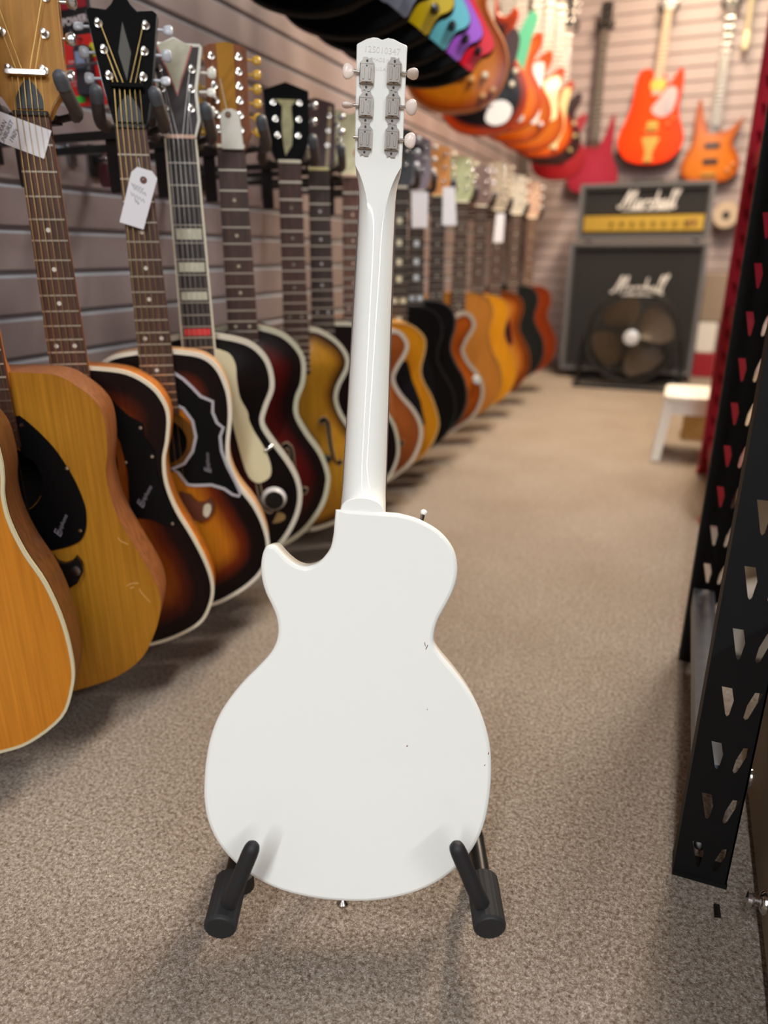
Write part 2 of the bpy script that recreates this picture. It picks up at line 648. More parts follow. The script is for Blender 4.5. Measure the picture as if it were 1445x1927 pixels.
hp = [(-.0091 - .0250, .0425), (-.0353, .0455), (-.0383, .1581), (-.0383, .1628), (-.0372, .1642), (-.0278, .1690), (-.0212, .1708), (-.0165, .1707), (-.0130, .1694), (-.0108, .1690), (-.0085, .1699), (-.0052, .1711), (.0010, .1702), (.0085, .1672), (.0150, .1649), (.0160, .1636), (.0160, .1581), (.0173, .0455), (-.0091 + .0250, .0425)]
hs = part('headstock', MB().prism(hp[::-1], 0, .0135, None, 0, .0007), M_white, wg, 30)
hs.matrix_local = Mh
M_emb = mat('white_lacquer_embossed', 'dddbd4', .25, coat=.5)  # greyer copy of the white lacquer, embossing shade put into the colour
lettering('125010347', .0088, M_emb, hs, (-.0108, -.0001, .1585), -2, .0003, name='serial_number')
lettering('MADE IN', .0052, M_emb, hs, (-.0108, -.0001, .1492), -2, .0002, name='stamped_lettering')
lettering('U.S.A.', .0048, M_emb, hs, (-.0108, -.0001, .1405), -2, .0002, name='stamped_lettering')


def tuner_set(x, w, side, turn, has_button):
    t = Matrix.Translation((x, 0, w))
    mb = MB()
    fl = [(-.0045, -.0166), (-.0018, -.0150), (0, -.0166), (.0045, -.0166), (.0048, -.0142), (.0078, -.0108), (.0078, .0108), (.0048, .0142), (.0046, .0166), (.0018, .0150), (0, .0166), (-.0045, .0166), (-.0048, .0142), (-.0078, .0108), (-.0078, -.0108), (-.0048, -.0142)]
    mb.prism(fl, 0, -.0016)
    mb.loft([[(a, y, b) for a, b in ((-.0076, -.0096), (.0076, -.0096), (.0076, .0096), (-.0076, .0096))] for y in (-.001, -.0052)] + [[(a, -.0072, b) for a, b in ((-.0066, -.0088), (.0066, -.0088), (.0066, .0088), (-.0066, .0088))]])
    h = part('tuner_housing', mb, M_nick, hs, 30)
    h.location = (x, 0, w)
    rb = MB()
    for k in (-.0034, .0034):
        rb.rbox((k, -.0073, -.001), (.0028, .0012, .0125), .0012, 2)
    rb.box((0, -.0071, .0084), (.0126, .0012, .0008))
    rb.box((0, -.0071, -.0086), (.0126, .0012, .0008))
    part('housing_relief', rb, M_nick, h, 30)
    dk = MB()
    for k, rr in ((.0128, .0012), (-.0128, .0012), ):
        dk.lathe([(rr, 0), (rr, .0009)], 10, Matrix.Translation((0, -.0014, k)) @ Matrix.Rotation(R(90), 4, 'X'))
    dk.lathe([(.0009, 0), (.0009, .0002)], 8, Matrix.Translation((0, -.0072, .0062)) @ Matrix.Rotation(R(90), 4, 'X'))
    part('screw', dk, M_blk, h, 30)
    sx = -1 if side == 'l' else 1
    ln = .0150 if has_button else .0125
    part('tuner_shaft', MB().tube([(0, -.003, .0012), (sx * ln, -.003, .0012)], .0016, 10), M_nick, h)
    if has_button:
        prof = [(.0002, 0), (.0030, .0002), (.0047, .0022), (.0060, .0055), (.0062, .0080), (.0050, .0108), (.0028, .0122), (.0002, .0125)]
        n = 20
        rings = []
        for r_, l_ in prof:
            k = (.55 + .25 * (l_ / .0125 - .4) ** 2)
            rings.append([(l_, r_ * k * math.cos(2 * math.pi * i / n), r_ * 1.32 * math.sin(2 * math.pi * i / n)) for i in range(n)])
        bm_ = MB().loft(rings, True, Matrix.Translation((sx * .0138, -.003, .0012)) @ Matrix.Rotation(0 if sx > 0 else math.pi, 4, 'Z') @ Matrix.Rotation(R(turn), 4, 'X'))
        part('tuner_button', bm_, M_cream, h, 60, 'pinkish cream plastic button')


for a in [(-.0262, .1346, 'l', 0, 1), (-.0255, .1017, 'l', 82, 1), (-.0251, .0698, 'l', 0, 0), (.0034, .1356, 'r', 70, 1), (.0038, .1027, 'r', 25, 1), (.0046, .0697, 'r', 5, 1)]:
    tuner_set(*a)
sb = Matrix.Translation((-.003, .02, .0005)) @ Matrix.Rotation(R(180), 4, 'X')
part('strap_button', MB().lathe([(.0035, 0), (.0030, .004), (.0032, .009), (.0068, .0125), (.0072, .0145), (.0060, .016), (.001, .0165)], 18, sb), M_nick, wg, 50)
sw = part('toggle_switch', MB().lathe([(.0001, 0), (.0095, 0), (.0095, .004), (.0065, .006), (.0060, .012), (.0001, .012)], 18, Matrix.Translation((.0615, .0385, .411)) @ Matrix.Rotation(R(-90), 4, 'X')), M_blk, wg, 40, 'black switch collar')
part('switch_lever', MB().tube([(.0618, .046, .414), (.0628, .050, .421), (.0640, .053, .4275)], [.0024, .0024, .0026], 10), M_steel, sw)
part('switch_tip', MB().lathe([(.0001, -.0015), (.0032, -.0006), (.0042, .0016), (.0040, .0036), (.0022, .0052), (.0001, .0056)], 12, Matrix.Translation((.0644, .0536, .4290)) @ Vector((.3, .3, 1)).to_track_quat('Z', 'Y').to_matrix().to_4x4()), mat('white_plastic', 'f4f2ee', .3), sw, 60)
# front of the guitar, seen only from another side
part('pickguard', MB().prism(spline([(-.03, .33), (.03, .36), (.075, .32), (.09, .2), (.13, .12), (.1, .06), (.05, .1), (.03, .2), (-.03, .22)], 4), .04, .0425), M_blk, wg)
part('pickup', MB().rbox((-.004, .046, .21), (.075, .012, .036), .008), M_blk, wg)
part('bridge', MB().rbox((-.004, .048, .145), (.095, .016, .014), .006), M_nick, wg)
part('volume_knob', MB().lathe([(.012, 0), (.010, .012), (.001, .013)], 16, Matrix.Translation((.09, .042, .11)) @ Matrix.Rotation(R(-90), 4, 'X')), M_blk, wg)
for i in range(6):
    k = (i - 2.5) / 5
    part('string', MB().tube([(-.004 + k * .052, .056, .145), (-.0085 + k * .034, .054, .789), (-.0105 + k * .032, .048, .83)], .0005, 4, None, 0, False), M_nick, wg)

# ------------------------------------------------------------------ stand
st = thing('guitar_stand', 'low black folding guitar stand with ribbed foam arms under the white guitar', 'stand', (-.2445, .5345, 0), (0, 0, R(YAW)))
M_foam = mat('black_foam', '202022', .75)
M_tube = mat('black_painted_tube', '161617', .4)
SXC = -.0045
for sgn in (-1, 1):
    cx = SXC + sgn * .1385
    n = 44
    rg = []
    for y, k in ((-.047, .85), (-.0455, 1), (.012, 1), (.0135, .85)):
        rg.append([(cx + (.0165 + (.0006 if i % 2 else 0)) * k * math.cos(2 * math.pi * i / n), y, 0.0805 + (.0165 + (.0006 if i % 2 else 0)) * k * math.sin(2 * math.pi * i / n)) for i in range(n)])
    arm = part('foam_arm', MB().loft(rg), M_foam, st, 25, 'ribbed black foam sleeve')
    part('arm_end_cap', MB().lathe([(.0145, 0), (.0135, .0012), (.001, .0014)], 28, Matrix.Translation((cx, -.0468, 0.0805)) @ Matrix.Rotation(R(90), 4, 'X')), M_rub, arm)
    pts = spline([(cx - sgn * .004, -.030, .088), (cx - sgn * .014, -.031, .112), (cx - sgn * .0225, -.029, .134), (cx - sgn * .0345, -.026, .164)], 4, False)
    rad = [.0085] * (len(pts) - 3) + [.0086, .0085, .0080]
    peg = MB().tube(pts, rad, 14)
    part('peg', peg, M_rub, arm, 60, 'upright rubber peg')
    tip = Matrix.Translation(pts[-1])
    part('peg_tip', MB().lathe([(.0080, -.004), (.0081, 0), (.0068, .0042), (.004, .0068), (.0004, .0078)], 14, tip @ (Vector((-sgn * .012, .003, .03)).to_track_quat('Z', 'Y').to_matrix().to_4x4())), M_rub, arm, 60)
    part('front_leg', MB().tube(spline([(cx, .005, .0805), (cx, .062, .0805), (cx - sgn * .004, .084, .094), (cx - sgn * .02, .106, .150), (SXC + sgn * .03, .200, .330)], 5, False), .0095, 12), M_tube, st)
    part('foot', MB().tube([(cx, .070, .084), (cx + sgn * .003, .076, .05), (cx + sgn * .004, .078, .006)], .0095, 12).lathe([(.0135, 0), (.0135, .02), (.009, .022)], 14, Matrix.Translation((cx + sgn * .004, .078, 0))), M_rub, st)
    part('rear_leg', MB().tube([(SXC + sgn * .03, .200, .330), (SXC + sgn * .115, .34, .009)], .0095, 12), M_tube, st)
part('hinge', MB().rbox((SXC, .200, .330), (.085, .03, .035), .01), M_rub, st)

# ================================================================== ROW OF HANGING ACOUSTIC GUITARS
ROWG = 'acoustic guitars hung side by side along the left wall'
NUTZ = .907
GYAW = R(32)          # the hanging guitars are turned towards the entrance
M_tagp = mat('white_card', 'eeedf2', .6)
M_ink = mat('pencil_ink', '4a4a55', .7)
M_gold = mat('gold_metal', 'd9b25a', .25, 1.)
M_pearl = mat('pearl', 'cbc6ae', .5, spec=.2, noise=.12, nscale=60)
M_str = mat('bronze_string', 'a98a54', .4, 1.)
M_ststr = mat('steel_string', 'b5b3ae', .35, 1.)
M_inshade = mat('dark_interior', '120a07', .9)  # painted shade: near-black colour for the unlit inside of the bodies


def profile(half, right=None):
    """half profile (x, z) from the bottom centre to the top centre -> closed outline"""
    r = right or half
    pts = list(r) + [(-x, z) for x, z in reversed(half[1:-1])]
    return spline(pts, 4)


def band(outline, x0, x1, y, dy):
    """ring on the face from inset x0 to inset x1"""
    a, b = inset(outline, x0) if x0 else outline, inset(outline, x1)
    return MB().loft([[(x, yy, z) for x, z in q] for q, yy in ((a, y), (a, y - dy), (b, y - dy), (b, y))], False)


def ribbon(path, w):
    p = np.array(path, float)
    t = np.gradient(p, axis=0)
    t /= np.linalg.norm(t, axis=1)[:, None]
    n = np.stack([-t[:, 1], t[:, 0]], 1)
    ws = np.asarray(w)[:, None] if hasattr(w, '__len__') else w
    a, b = p + n * ws / 2, p - n * ws / 2
    return [tuple(q) for q in a] + [tuple(q) for q in b[::-1]]


def fhole(sx, cx, cz, k=1.):
    path = spline([(-.020, .058), (-.008, .066), (.002, .052), (.004, .02), (.009, -.02), (.017, -.052), (.028, -.062), (.034, -.052)], 4, False)
    n = len(path)
    w = [.012 if (i < 5 or i > n - 6) else .0075 for i in range(n)]
    poly = ribbon([(x * k, z * k) for x, z in path], [q * k for q in w])
    poly = [(sx * x + cx, z + cz) for x, z in poly]
    return poly if area2(poly) > 0 else poly[::-1]


def px_local(s, pts):
    return [((q := onP(p[0], p[1], s['X'], s['Y'], s.get('yaw', GYAW)))[0], q[1] - .09) for p in pts]


_tb = {}


def tuners(hs, s, hw0, hw1, L, n, z_a=.26, z_b=.86, bcol='e8e4da', shape='kidney', y=0):
    pm = MB().lathe([(.0001, 0), (.0062, 0), (.0058, .0018), (.0034, .0022), (.0030, .0085), (.0036, .0100), (.0030, .0112), (.0001, .0115)], 12, Matrix.Rotation(R(90), 4, 'X')).mesh('tuner_post', M_nick if bcol != 'd9b25a' else M_gold)
    bm_ = mat('tuner_button_' + bcol, bcol, .25, 1. if bcol in ('d5d5d6', 'd9b25a') else 0., coat=.3)
    kb = (bcol, shape)
    if kb not in _tb:
        m = MB().tube([(0, 0, 0), (.016, 0, 0)], .0022, 8)
        if shape == 'round':
            m.lathe([(.0001, .012), (.006, .0135), (.0085, .018), (.008, .023), (.004, .027), (.0001, .0275)], 14, Matrix.Rotation(R(90), 4, 'Y'))
        else:
            m.loft([[(x, .0042 * k * math.cos(t), .0082 * k * math.sin(t)) for t in [2 * math.pi * i / 14 for i in range(14)]] for x, k in ((.012, .3), (.0128, .75), (.017, 1), (.0225, 1.05), (.0255, .8), (.0262, .3))])
        _tb[kb] = m.mesh('tuner_button', [bm_], 60)
    for sx in (-1, 1):
        for i in range(n):
            f = z_a + (z_b - z_a) * i / (n - 1)
            hw = hw0 + (hw1 - hw0) * f
            link('tuner_post', pm, hs, (sx * (hw - .011), y, f * L))
            b = link('tuner_button', _tb[kb], hs, (sx * hw, .008, f * L), (random.uniform(-.6, .6), 0, 0 if sx > 0 else math.pi))


def row_guitar(s):
    X, Y = s['X'], s['Y']
    root = thing(s.get('name', 'acoustic_guitar'), s['label'], 'guitar', (X, Y, .09), (0, s.get('roll', 0), s.get('yaw', GYAW)), ROWG)
    out = profile(s['half'], s.get('right'))
    dp = s.get('depth', .1)
    arch = s.get('arch', 0)
    side = sidewood('side_' + s['side'], s['side'], .42)
    mb = MB().loft([[(x, yy, z) for x, z in o] for o, yy in ((out, 0), (out, dp * .9), (inset(out, .004), dp))], False)
    mb.add([(x, dp, z) for x, z in inset(out, .004)], [tuple(range(len(out)))])
    part('body', mb, side, root, 50)
    holes = []
    if 'sh' in s:
        cx, cz, r = s['sh'][:3]
        holes = [circ(cx, cz, r)]
    for sx, cx, cz, k in s.get('fh', []):
        holes.append(fhole(sx, cx, cz, k))
    top = face_cap('top', out, holes, wood('top_' + s['key'], s['top'], s.get('grain', .18), s.get('rough', .42)), root, -.0005, arch, .012 if s['Y'] < 2 else .02)
    if 'bind' in s:
        c, w = s['bind']
        bm_ = mat('binding_' + c, c, .35, coat=.3)
        b = band(out, -.0006, w, 0, .0018)
        b.loft([[(x, yy, z) for x, z in inset(out, -.0008)] for yy in (-.0012, w * 1.1)], False)
        bd = part('binding', b, bm_, root, 30)
        if 'line' in s:
            part('purfling', MB().loft([[(x, yy, z) for x, z in inset(out, -.0009)] for yy in (w * 1.1, w * 1.1 + .003)], False), M_blk, bd, 30, 'thin black line beside the binding')
    if 'sh' in s and len(s['sh']) > 3:
        cx, cz, r, ro = s['sh'][:4]
        part('rosette', MB().loft([[(x, y, z) for x, z in circ(cx, cz, q, 40)] for q, y in ((r, -.0004), (r, -.0012), (ro, -.0012), (ro, -.0004))], False), wood('rosette_' + s['key'], [(0, s.get('ros', '6b3c12')), (.15, s.get('ros', '6b3c12'))], .4), root, 30)
    if holes:
        part('inner_back', MB().prism(inset(out, .012)[::2], dp * .82, dp * .84), M_inshade, root, 0, 'dark inside seen through the openings')  # added sheet, its dark colour stands in for interior shade
    for sx, cx, cz, k in s.get('fh', []):
        p = fhole(sx, cx, cz, k)
        hb = -arch * .9 - .0008
        part('f_hole_edge', MB().loft([[(x, y, z) for x, z in q] for q, y in ((p, hb + .006), (p, hb - .001), (inset(p, -.002), hb - .001), (inset(p, -.002), hb + .006))], False), mat('f_hole_binding', 'a08a70', .4), root, 30)
    yb = -arch - .001
    if 'pg' in s:
        pg = s['pg']
        if area2(pg) < 0:
            pg = pg[::-1]
        yp = yb - s.get('pgh', .0)
        pm = mat('pickguard_' + s['pgc'], s['pgc'], .45, spec=.12)
        po = part('pickguard', MB().prism(pg, yp + .0002, yp - .0022), pm, root, 30)
        if 'pgb' in s:
            part('pickguard_border', MB().loft([[(x, y, z) for x, z in q] for q, y in ((inset(pg, -.001), yp), (inset(pg, -.001), yp - .003), (inset(pg, .0042), yp - .003), (inset(pg, .0042), yp))], False), mat('pickguard_border', s['pgb'], .35), po, 30)
        for x, z in s.get('pgs', []):
            part('screw', MB().lathe([(.0032, 0), (.0026, .0014), (.0003, .0016)], 10, Matrix.Translation((x, yp - .002, z)) @ Matrix.Rotation(R(90), 4, 'X')), M_nick, po)
        if 'logo' in s:
            lx, lz, sz, an = s['logo']
            lm = mat('pickguard_logo', '8f8a94', .4)
            ca, sa = math.cos(R(an)), math.sin(R(an))
            lettering('Epiphone', sz, lm, po, (lx, yp - .0026, lz), an, .0002, .35)
            lettering('E', sz * 2.0, lm, po, (lx - ca * sz * 2.0, yp - .0026, lz - sa * sz * 2.0), an, .0002, .35)
    # bridge
    bc = s.get('bridge', '0c0a0a')
    sb = NUTZ - .09 - s.get('scale', .63)
    bm_ = mat('bridge_' + bc, bc, .4, noise=.1, coat=.2)
    if arch:
        br = part('bridge', MB().rbox((0, yb - .008, sb), (.14, .016, .016), .005), bm_, root)
        tp = MB().tube(spline([(-.022, yb - .014, sb - .06), (-.016, yb - .006, s['half'][0][1] + .03), (-.01, .004, s['half'][0][1] - .002)], 3, False), .003, 6)
        tp.tube(spline([(.022, yb - .014, sb - .06), (.016, yb - .006, s['half'][0][1] + .03), (.01, .004, s['half'][0][1] - .002)], 3, False), .003, 6)
        tp.box((0, yb - .014, sb - .058), (.07, .006, .012))
        part('tailpiece', tp, M_nick, root)
    else:
        bp = s.get('bpoly') or [(0, .022), (.022, .022), (.035, .012), (.052, .010), (.066, .022), (.078, .008), (.078, -.01), (.06, -.026), (.03, -.022), (0, -.022)]
        bp = [(x, z + (0 if s.get('bpoly') else sb)) for x, z in bp]
        poly = bp + [(-x, z) for x, z in reversed(bp) if x > 0]
        br = part('bridge', MB().prism(poly if area2(poly) > 0 else poly[::-1], 0, -.009), bm_, root, 30)
        part('saddle', MB().box((0, -.010, sb), (.075, .004, .003)), mat('bone', 'e6dfc8', .4), br)
        for i in range(6):
            part('bridge_pin', MB().lathe([(.0028, 0), (.003, .003), (.001, .0045)], 8, Matrix.Translation(((i - 2.5) * .0105, -.0085, sb - .012)) @ Matrix.Rotation(R(90), 4, 'X')), mat('bone', 'e6dfc8', .4), br)
        for x, z, r in s.get('bknob', []):
            part('bridge_bolt', MB().lathe([(r, 0), (r * .95, .003), (r * .5, .004), (.0003, .0042)], 16, Matrix.Translation((x, -.0085, z)) @ Matrix.Rotation(R(90), 4, 'X')), mat('aged_steel', '8d8784', .3, 1.), br)
        for p_ in s.get('binl', []):
            part('bridge_inlay', MB().prism(p_, -.0085, -.0098), M_pearl, br)
    # neck, fretboard, frets, inlays, nut
    nz = NUTZ - .09
    jt = max(z for x, z in s['half'])
    nk = sidewood('neck_' + s.get('neckc', s['side']), s.get('neckc', s['side']))
    yf = -.006 - (.010 if arch else 0)
    wn, wj = s.get('wn', .0225), s.get('wj', .0272)
    rg = []
    for z, hw, dpth in ((jt - .02, wj, .05 if not arch else .06), (jt + .004, wj, .045), (jt + .02, wj * .985, .026), (nz - .05, wn * 1.03, .0215), (nz + .004, wn, .02)):
        rg.append([(hw * math.cos(t), yf + .0 + dpth * math.sin(t) ** .9, z) for t in [math.pi * k / 12 for k in range(13)]])
    part('neck', MB().loft(rg), nk, root, 60)
    ze = nz - s.get('scale', .63) * (1 - 2 ** (-20 / 12))
    we = wj * 1.04
    f = part('fretboard', MB().loft([[(-w, yf, z), (w, yf, z), (w * .985, yf - .006, z), (-w * .985, yf - .006, z)] for z, w in ((ze, we), (nz, wn))]), mat('fretboard_' + s.get('fbc', '4f3022'), s.get('fbc', '4f3022'), .5, noise=.45, nscale=30, stretch=(7, 7, .5)), root, 0)
    fm = MB().box((0, 0, 0), (1, .0016, s.get('fw', .0024))).mesh('fret', M_fret, 0)
    zs = [nz]
    for n in range(1, 20):
        z = nz - s.get('scale', .63) * (1 - 2 ** (-n / 12))
        zs.append(z)
        w = wn + (we - wn) * (nz - z) / (nz - ze)
        o = link('fret', fm, f, (0, yf - .0064, z))
        o.scale = (2 * w * .985, 1, 1)
    if s.get('bfb'):
        for sx in (-1, 1):
            part('fretboard_binding', MB().loft([[(sx * w * a, yf + .001, z), (sx * (w * a + .003), yf + .001, z), (sx * (w * a + .003), yf - .0068, z), (sx * w * a, yf - .0068, z)] for z, w, a in ((ze, we, .96), (nz, wn, .96))]), mat('binding_ece4cc', 'ece4cc', .35, coat=.3), f, 0)
    im = mat('inlay_' + s.get('inlc', 'd9d3c6'), s.get('inlc', 'd9d3c6'), .3)
    dm = MB().lathe([(.0032, 0), (.0032, .0006)], 12, Matrix.Rotation(R(90), 4, 'X')).mesh('position_dot', im)
    for n in s.get('dots', (3, 5, 7, 9, 12, 15)):
        z = (zs[n] + zs[n - 1]) / 2
        w = wn + (we - wn) * (nz - z) / (nz - ze)
        if s.get('block'):
            part('block_inlay', MB().box((0, yf - .0062, z), (w * 1.72, .0006, (zs[n - 1] - zs[n]) * .62)), mat('inlay_red', 'e03a3a', .4) if n == s.get('redblock') else M_pearl, f, 0)
        else:
            for dx in ((-.013, .013) if n == 12 else (0,)):
                o = link('position_dot', dm, f, (dx, yf - .0061, z))
                if s.get('dotk'):
                    o.scale = (s['dotk'], 1, s['dotk'])
    part('nut', MB().rbox((0, yf - .004, nz + .003), (wn * 2, .011, .006), .0015), mat('nut_' + s.get('nutc', 'e6dfc8'), s.get('nutc', 'e6dfc8'), .4), root)
    # headstock, tilted back from the nut
    H = s['head']
    L_ = H.get('L', .16)
    hd = part('headstock', MB().prism(H['poly'], 0, .015), sidewood('headedge_' + H.get('edge', s['side']), H.get('edge', s['side'])), root, 30)
    hd.location = (0, yf - .003, nz + .004)
    hd.rotation_euler = (R(-H.get('tilt', 12)), 0, 0)
    fv = part('headstock_face', MB().prism(inset(H['poly'], .0008), .0002, -.0012), H['mat'], hd, 30)
    hp = H['poly']
    if 'bind' in H:
        part('headstock_binding', MB().loft([[(x, y, z) for x, z in q] for q, y in ((inset(hp, -.0006), .004), (inset(hp, -.0006), -.0018), (inset(hp, .004), -.0018), (inset(hp, .004), .002))], False), mat('binding_' + H['bind'], H['bind'], .35, coat=.3), hd, 30)
    for nm, poly, m_ in H.get('inl', []):
        part(nm, MB().prism(poly if area2(poly) > 0 else poly[::-1], -.001, -.0019), m_, hd, 20)
    tuners(hd, s, wn + .004, H.get('hw', .043), L_, H.get('n', 3), H.get('za', .3), H.get('zb', .86), H.get('bc', 'e8e4da'), H.get('bs', 'kidney'), -.0012)
    if 'bar' in H:
        z, w = H['bar']
        part('string_bar', MB().rbox((0, -.010, z), (w, .004, .007), .002).box((-w * .4, -.005, z), (.004, .008, .004)).box((w * .4, -.005, z), (.004, .008, .004)), H.get('barm', M_nick), hd)
    if 'truss' in H:
        part('truss_rod_cover', MB().prism(spline([(-.017, .004), (-.016, .02), (-.007, .036), (0, .041), (.007, .036), (.016, .02), (.017, .004)], 4, False)[::-1], -.0012, -.0034), mat('truss_cover_black', '08080a', .35, spec=.2), hd, 30)
    if s.get('strings', 1):
        q = Matrix.Rotation(R(-H.get('tilt', 12)), 4, 'X')
        n = H.get('n', 3)
        for i in range(6):
            k = (i - 2.5) / 5
            fz = [H.get('za', .3) + (H.get('zb', .86) - H.get('za', .3)) * j / max(1, n - 1) for j in range(n)]
            j = min(n - 1, i if i < 3 else 5 - i)
            sx = -1 if i < 3 else 1
            hw = wn + .004 + (H.get('hw', .043) - wn - .004) * fz[j]
            pts = [(k * .054, yf - .0115 if not arch else yf - .016, sb - (.0 if not arch else .055)), (k * .037, yf - .0095, nz + .003)]
            if 'bar' in H:
                pts.append(Vector((0, yf - .003, nz + .004)) + q @ Vector((k * .036, -.0065, H['bar'][0])))
            pts.append(Vector((0, yf - .003, nz + .004)) + q @ Vector((sx * (hw - .0135), -.0085, fz[j] * L_)))
            part('string', MB().tube(pts, (.00062 - .00008 * i), 4, None, 0, False), s.get('strm', M_str), root)
    return root


PADDLE = lambda w0, w1, L, peak=.006: [(-w0, -.004), (w0, -.004), (w0 + .012, .022), (w1 * .96, .05), (w1, L * .97), (w1 * .75, L), (0, L + peak), (-w1 * .75, L), (-w1, L * .97), (-w1 * .96, .05), (-w0 - .012, .022)]
M_hblk = mat('black_headstock_lacquer', '060607', .55, spec=.06)
M_spruce = wood('natural_headstock', [(0, 'b5813f'), (.15, 'b5813f')], .2, .5, 0)
S = {}
S['Z'] = dict(key='Z', yaw=R(36), X=-.876, Y=.52, label='natural spruce acoustic guitar cut by the left edge, nearest of the hanging row', half=[(0, -.03), (.074, -.022), (.116, -.012), (.163, .022), (.183, .065), (.190, .104), (.187, .168), (.174, .23), (.156, .276), (.145, .319), (.143, .353), (.147, .38), (.148, .406), (.143, .44), (.12, .468), (.06, .484), (0, .486)], top=[(0, 'c47a24'), (.15, 'd1882e')], side='5f3a1e', bind=('cfc6a4', .0034), line=1, sh=(0, .34, .05, .068), depth=.085, bridge='1a1210', head=dict(poly=PADDLE(.026, .042, .17), mat=M_hblk, n=3))
A_H = [(0, -.028), (.06, -.018), (.111, -.002), (.152, .029), (.177, .075), (.188, .110), (.19, .134), (.183, .167), (.165, .213), (.144, .267), (.136, .309), (.135, .342), (.141, .373), (.143, .412), (.137, .439), (.118, .462), (.087, .483), (.04, .488), (0, .489)]
s = dict(key='A', X=-.867, Y=.70, depth=.088, label='worn amber natural acoustic guitar with black pickguard, no edge binding, scratched top', half=A_H, top=[(0, 'a9701f'), (.15, 'c08628')], side='8a5530', pgc='0a0a0b', grain=.22, sh=(-.005, .335, .052), strm=M_str, fbc='4b2a1e', neckc='b0672a', head=dict(poly=PADDLE(.026, .043, .17), mat=M_spruce, n=3))
s['pg'] = px_local(s, [(30, 783), (60, 800), (100, 840), (120, 868), (135, 880 + 12), (148, 918), (160, 950), (163, 972), (162, 995), (153, 1015), (133, 1026), (106, 1033), (77, 1036), (52, 1030), (40, 1000)]) + [(-.005 + .0525 * math.cos(R(q_)), .335 + .0525 * math.sin(R(q_))) for q_ in (-75, -55, -30, 0, 30, 55)]
s['pg'] = spline(s['pg'], 3)
s['pgs'] = px_local(s, [(42, 799), (127, 880), (152, 997)])
s['logo'] = px_local(s, [(118, 985)])[0] + (.0085, 62)
s['bpoly'] = [(0, px_local(s, [(82, 1044)])[0][1] + .004)] + px_local(s, [(82, 1044), (102, 1043), (111, 1053), (124, 1057), (137, 1053), (146, 1043), (157, 1057), (158, 1073), (148, 1093), (126, 1106), (104, 1098)]) + [(0, px_local(s, [(104, 1098)])[0][1])]
s['bknob'] = [px_local(s, [(145, 1070)])[0] + (.0078,)]
S['A'] = s
s = dict(key='B', X=-.858, Y=.838, label='sunburst acoustic guitar with white-edged top, orange sides and black batwing pickguard', half=[(0, -.022), (.071, -.013), (.118, .001), (.157, .024), (.177, .060), (.183, .095), (.176, .136), (.158, .187), (.136, .237), (.124, .284), (.124, .325), (.132, .356), (.138, .395), (.133, .421), (.116, .447), (.082, .469), (.036, .477), (0, .479)], top=[(0, '0e0607'), (.030, '1d0a08'), (.052, '571d08'), (.085, 'a85410'), (.15, 'b8641a')], side='c06f22', bind=('e9dcc0', .0048), sh=(0, .325, .05, .062), ros='8a4512', pgc='0b0b0c', depth=.062, dots=(5, 7, 9, 12, 15), fbc='4f2f22', nutc='191615', neckc='b06a2c', wn=.0225, head=dict(poly=[(-.023, -.004), (.023, -.004), (.031, .012), (.0475, .035), (.0465, .17), (.02, .178), (0, .181), (-.02, .178), (-.0465, .17), (-.0475, .035), (-.031, .012)], mat=M_spruce, L=.17, n=3, za=.31, zb=.85, bc='d5d5d6', hw=.047, bar=(.047, .052), truss=1, edge='b5813f'))
s['pg'] = px_local(s, [(200, 747), (213, 753), (228, 769), (244, 783), (269, 797), (271, 818), (280, 835), (292, 850), (293, 879), (302, 908), (317, 939), (329, 972), (333, 985), (323, 991), (305, 985), (284, 976), (263, 974), (248, 976)]) + [(.045, .19), (.060, .25), (.064, .31), (.058, .36), (.040, .40)]
s['pgs'] = px_local(s, [(265, 804), (287, 858), (237, 869), (325, 984)])
s['logo'] = px_local(s, [(275, 931)])[0] + (.0095, 58)
S['B'] = s
s = dict(key='C', X=-.803, Y=.97, label='sunburst acoustic guitar with white-bordered black pickguard and brown moustache bridge', half=[(0, .004), (.05, .012), (.085, .025), (.126, .050), (.155, .082), (.167, .124), (.162, .167), (.146, .21), (.12, .252), (.108, .288), (.107, .322), (.114, .365), (.116, .395), (.113, .425), (.099, .461), (.074, .482), (.032, .49), (0, .491)], top=[(0, '0a0606'), (.030, '150807'), (.052, '6a2408'), (.08, 'c07016'), (.15, 'd08a20')], side='c29468', bind=('efe6d2', .0062), sh=(-.004, .335, .040, .056), ros='6e4716', depth=.058, pgc='0b0b0c', pgb='b9b6bb', fbc='4a2d23', neckc='4a2c1c', bridge='5c2f20', nutc='191615', head=dict(poly=[(-.0225, -.004), (.0225, -.004), (.030, .03), (.036, .06), (.050, .155), (.044, .160), (.022, .158), (.014, .166), (.008, .176), (-.008, .176), (-.014, .166), (-.022, .158), (-.044, .160), (-.050, .155), (-.036, .06), (-.030, .03)], mat=M_hblk, L=.16, n=3, za=.42, zb=.86, hw=.047, bc='c9cdd6', bar=(.052, .046), barm=M_hblk, truss=1, edge='151010', inl=[('diamond_inlay', [(0, .062), (.009, .1), (0, .142), (-.009, .1)], mat('aged_pearl', '3d3728', .5))]))
s['pg'] = px_local(s, [(312, 698), (329, 700), (346, 711), (363, 727), (379, 744), (402, 754), (402, 775), (410, 794), (422, 804), (416, 821), (419, 848), (429, 875), (444, 904), (454, 926), (450, 934), (437, 931), (421, 920), (398, 913), (367, 914), (352, 912), (334, 889), (323, 881), (346, 870), (361, 848), (367, 821), (361, 792), (344, 769), (323, 758)])
s['logo'] = px_local(s, [(391, 868)])[0] + (.0085, 88)
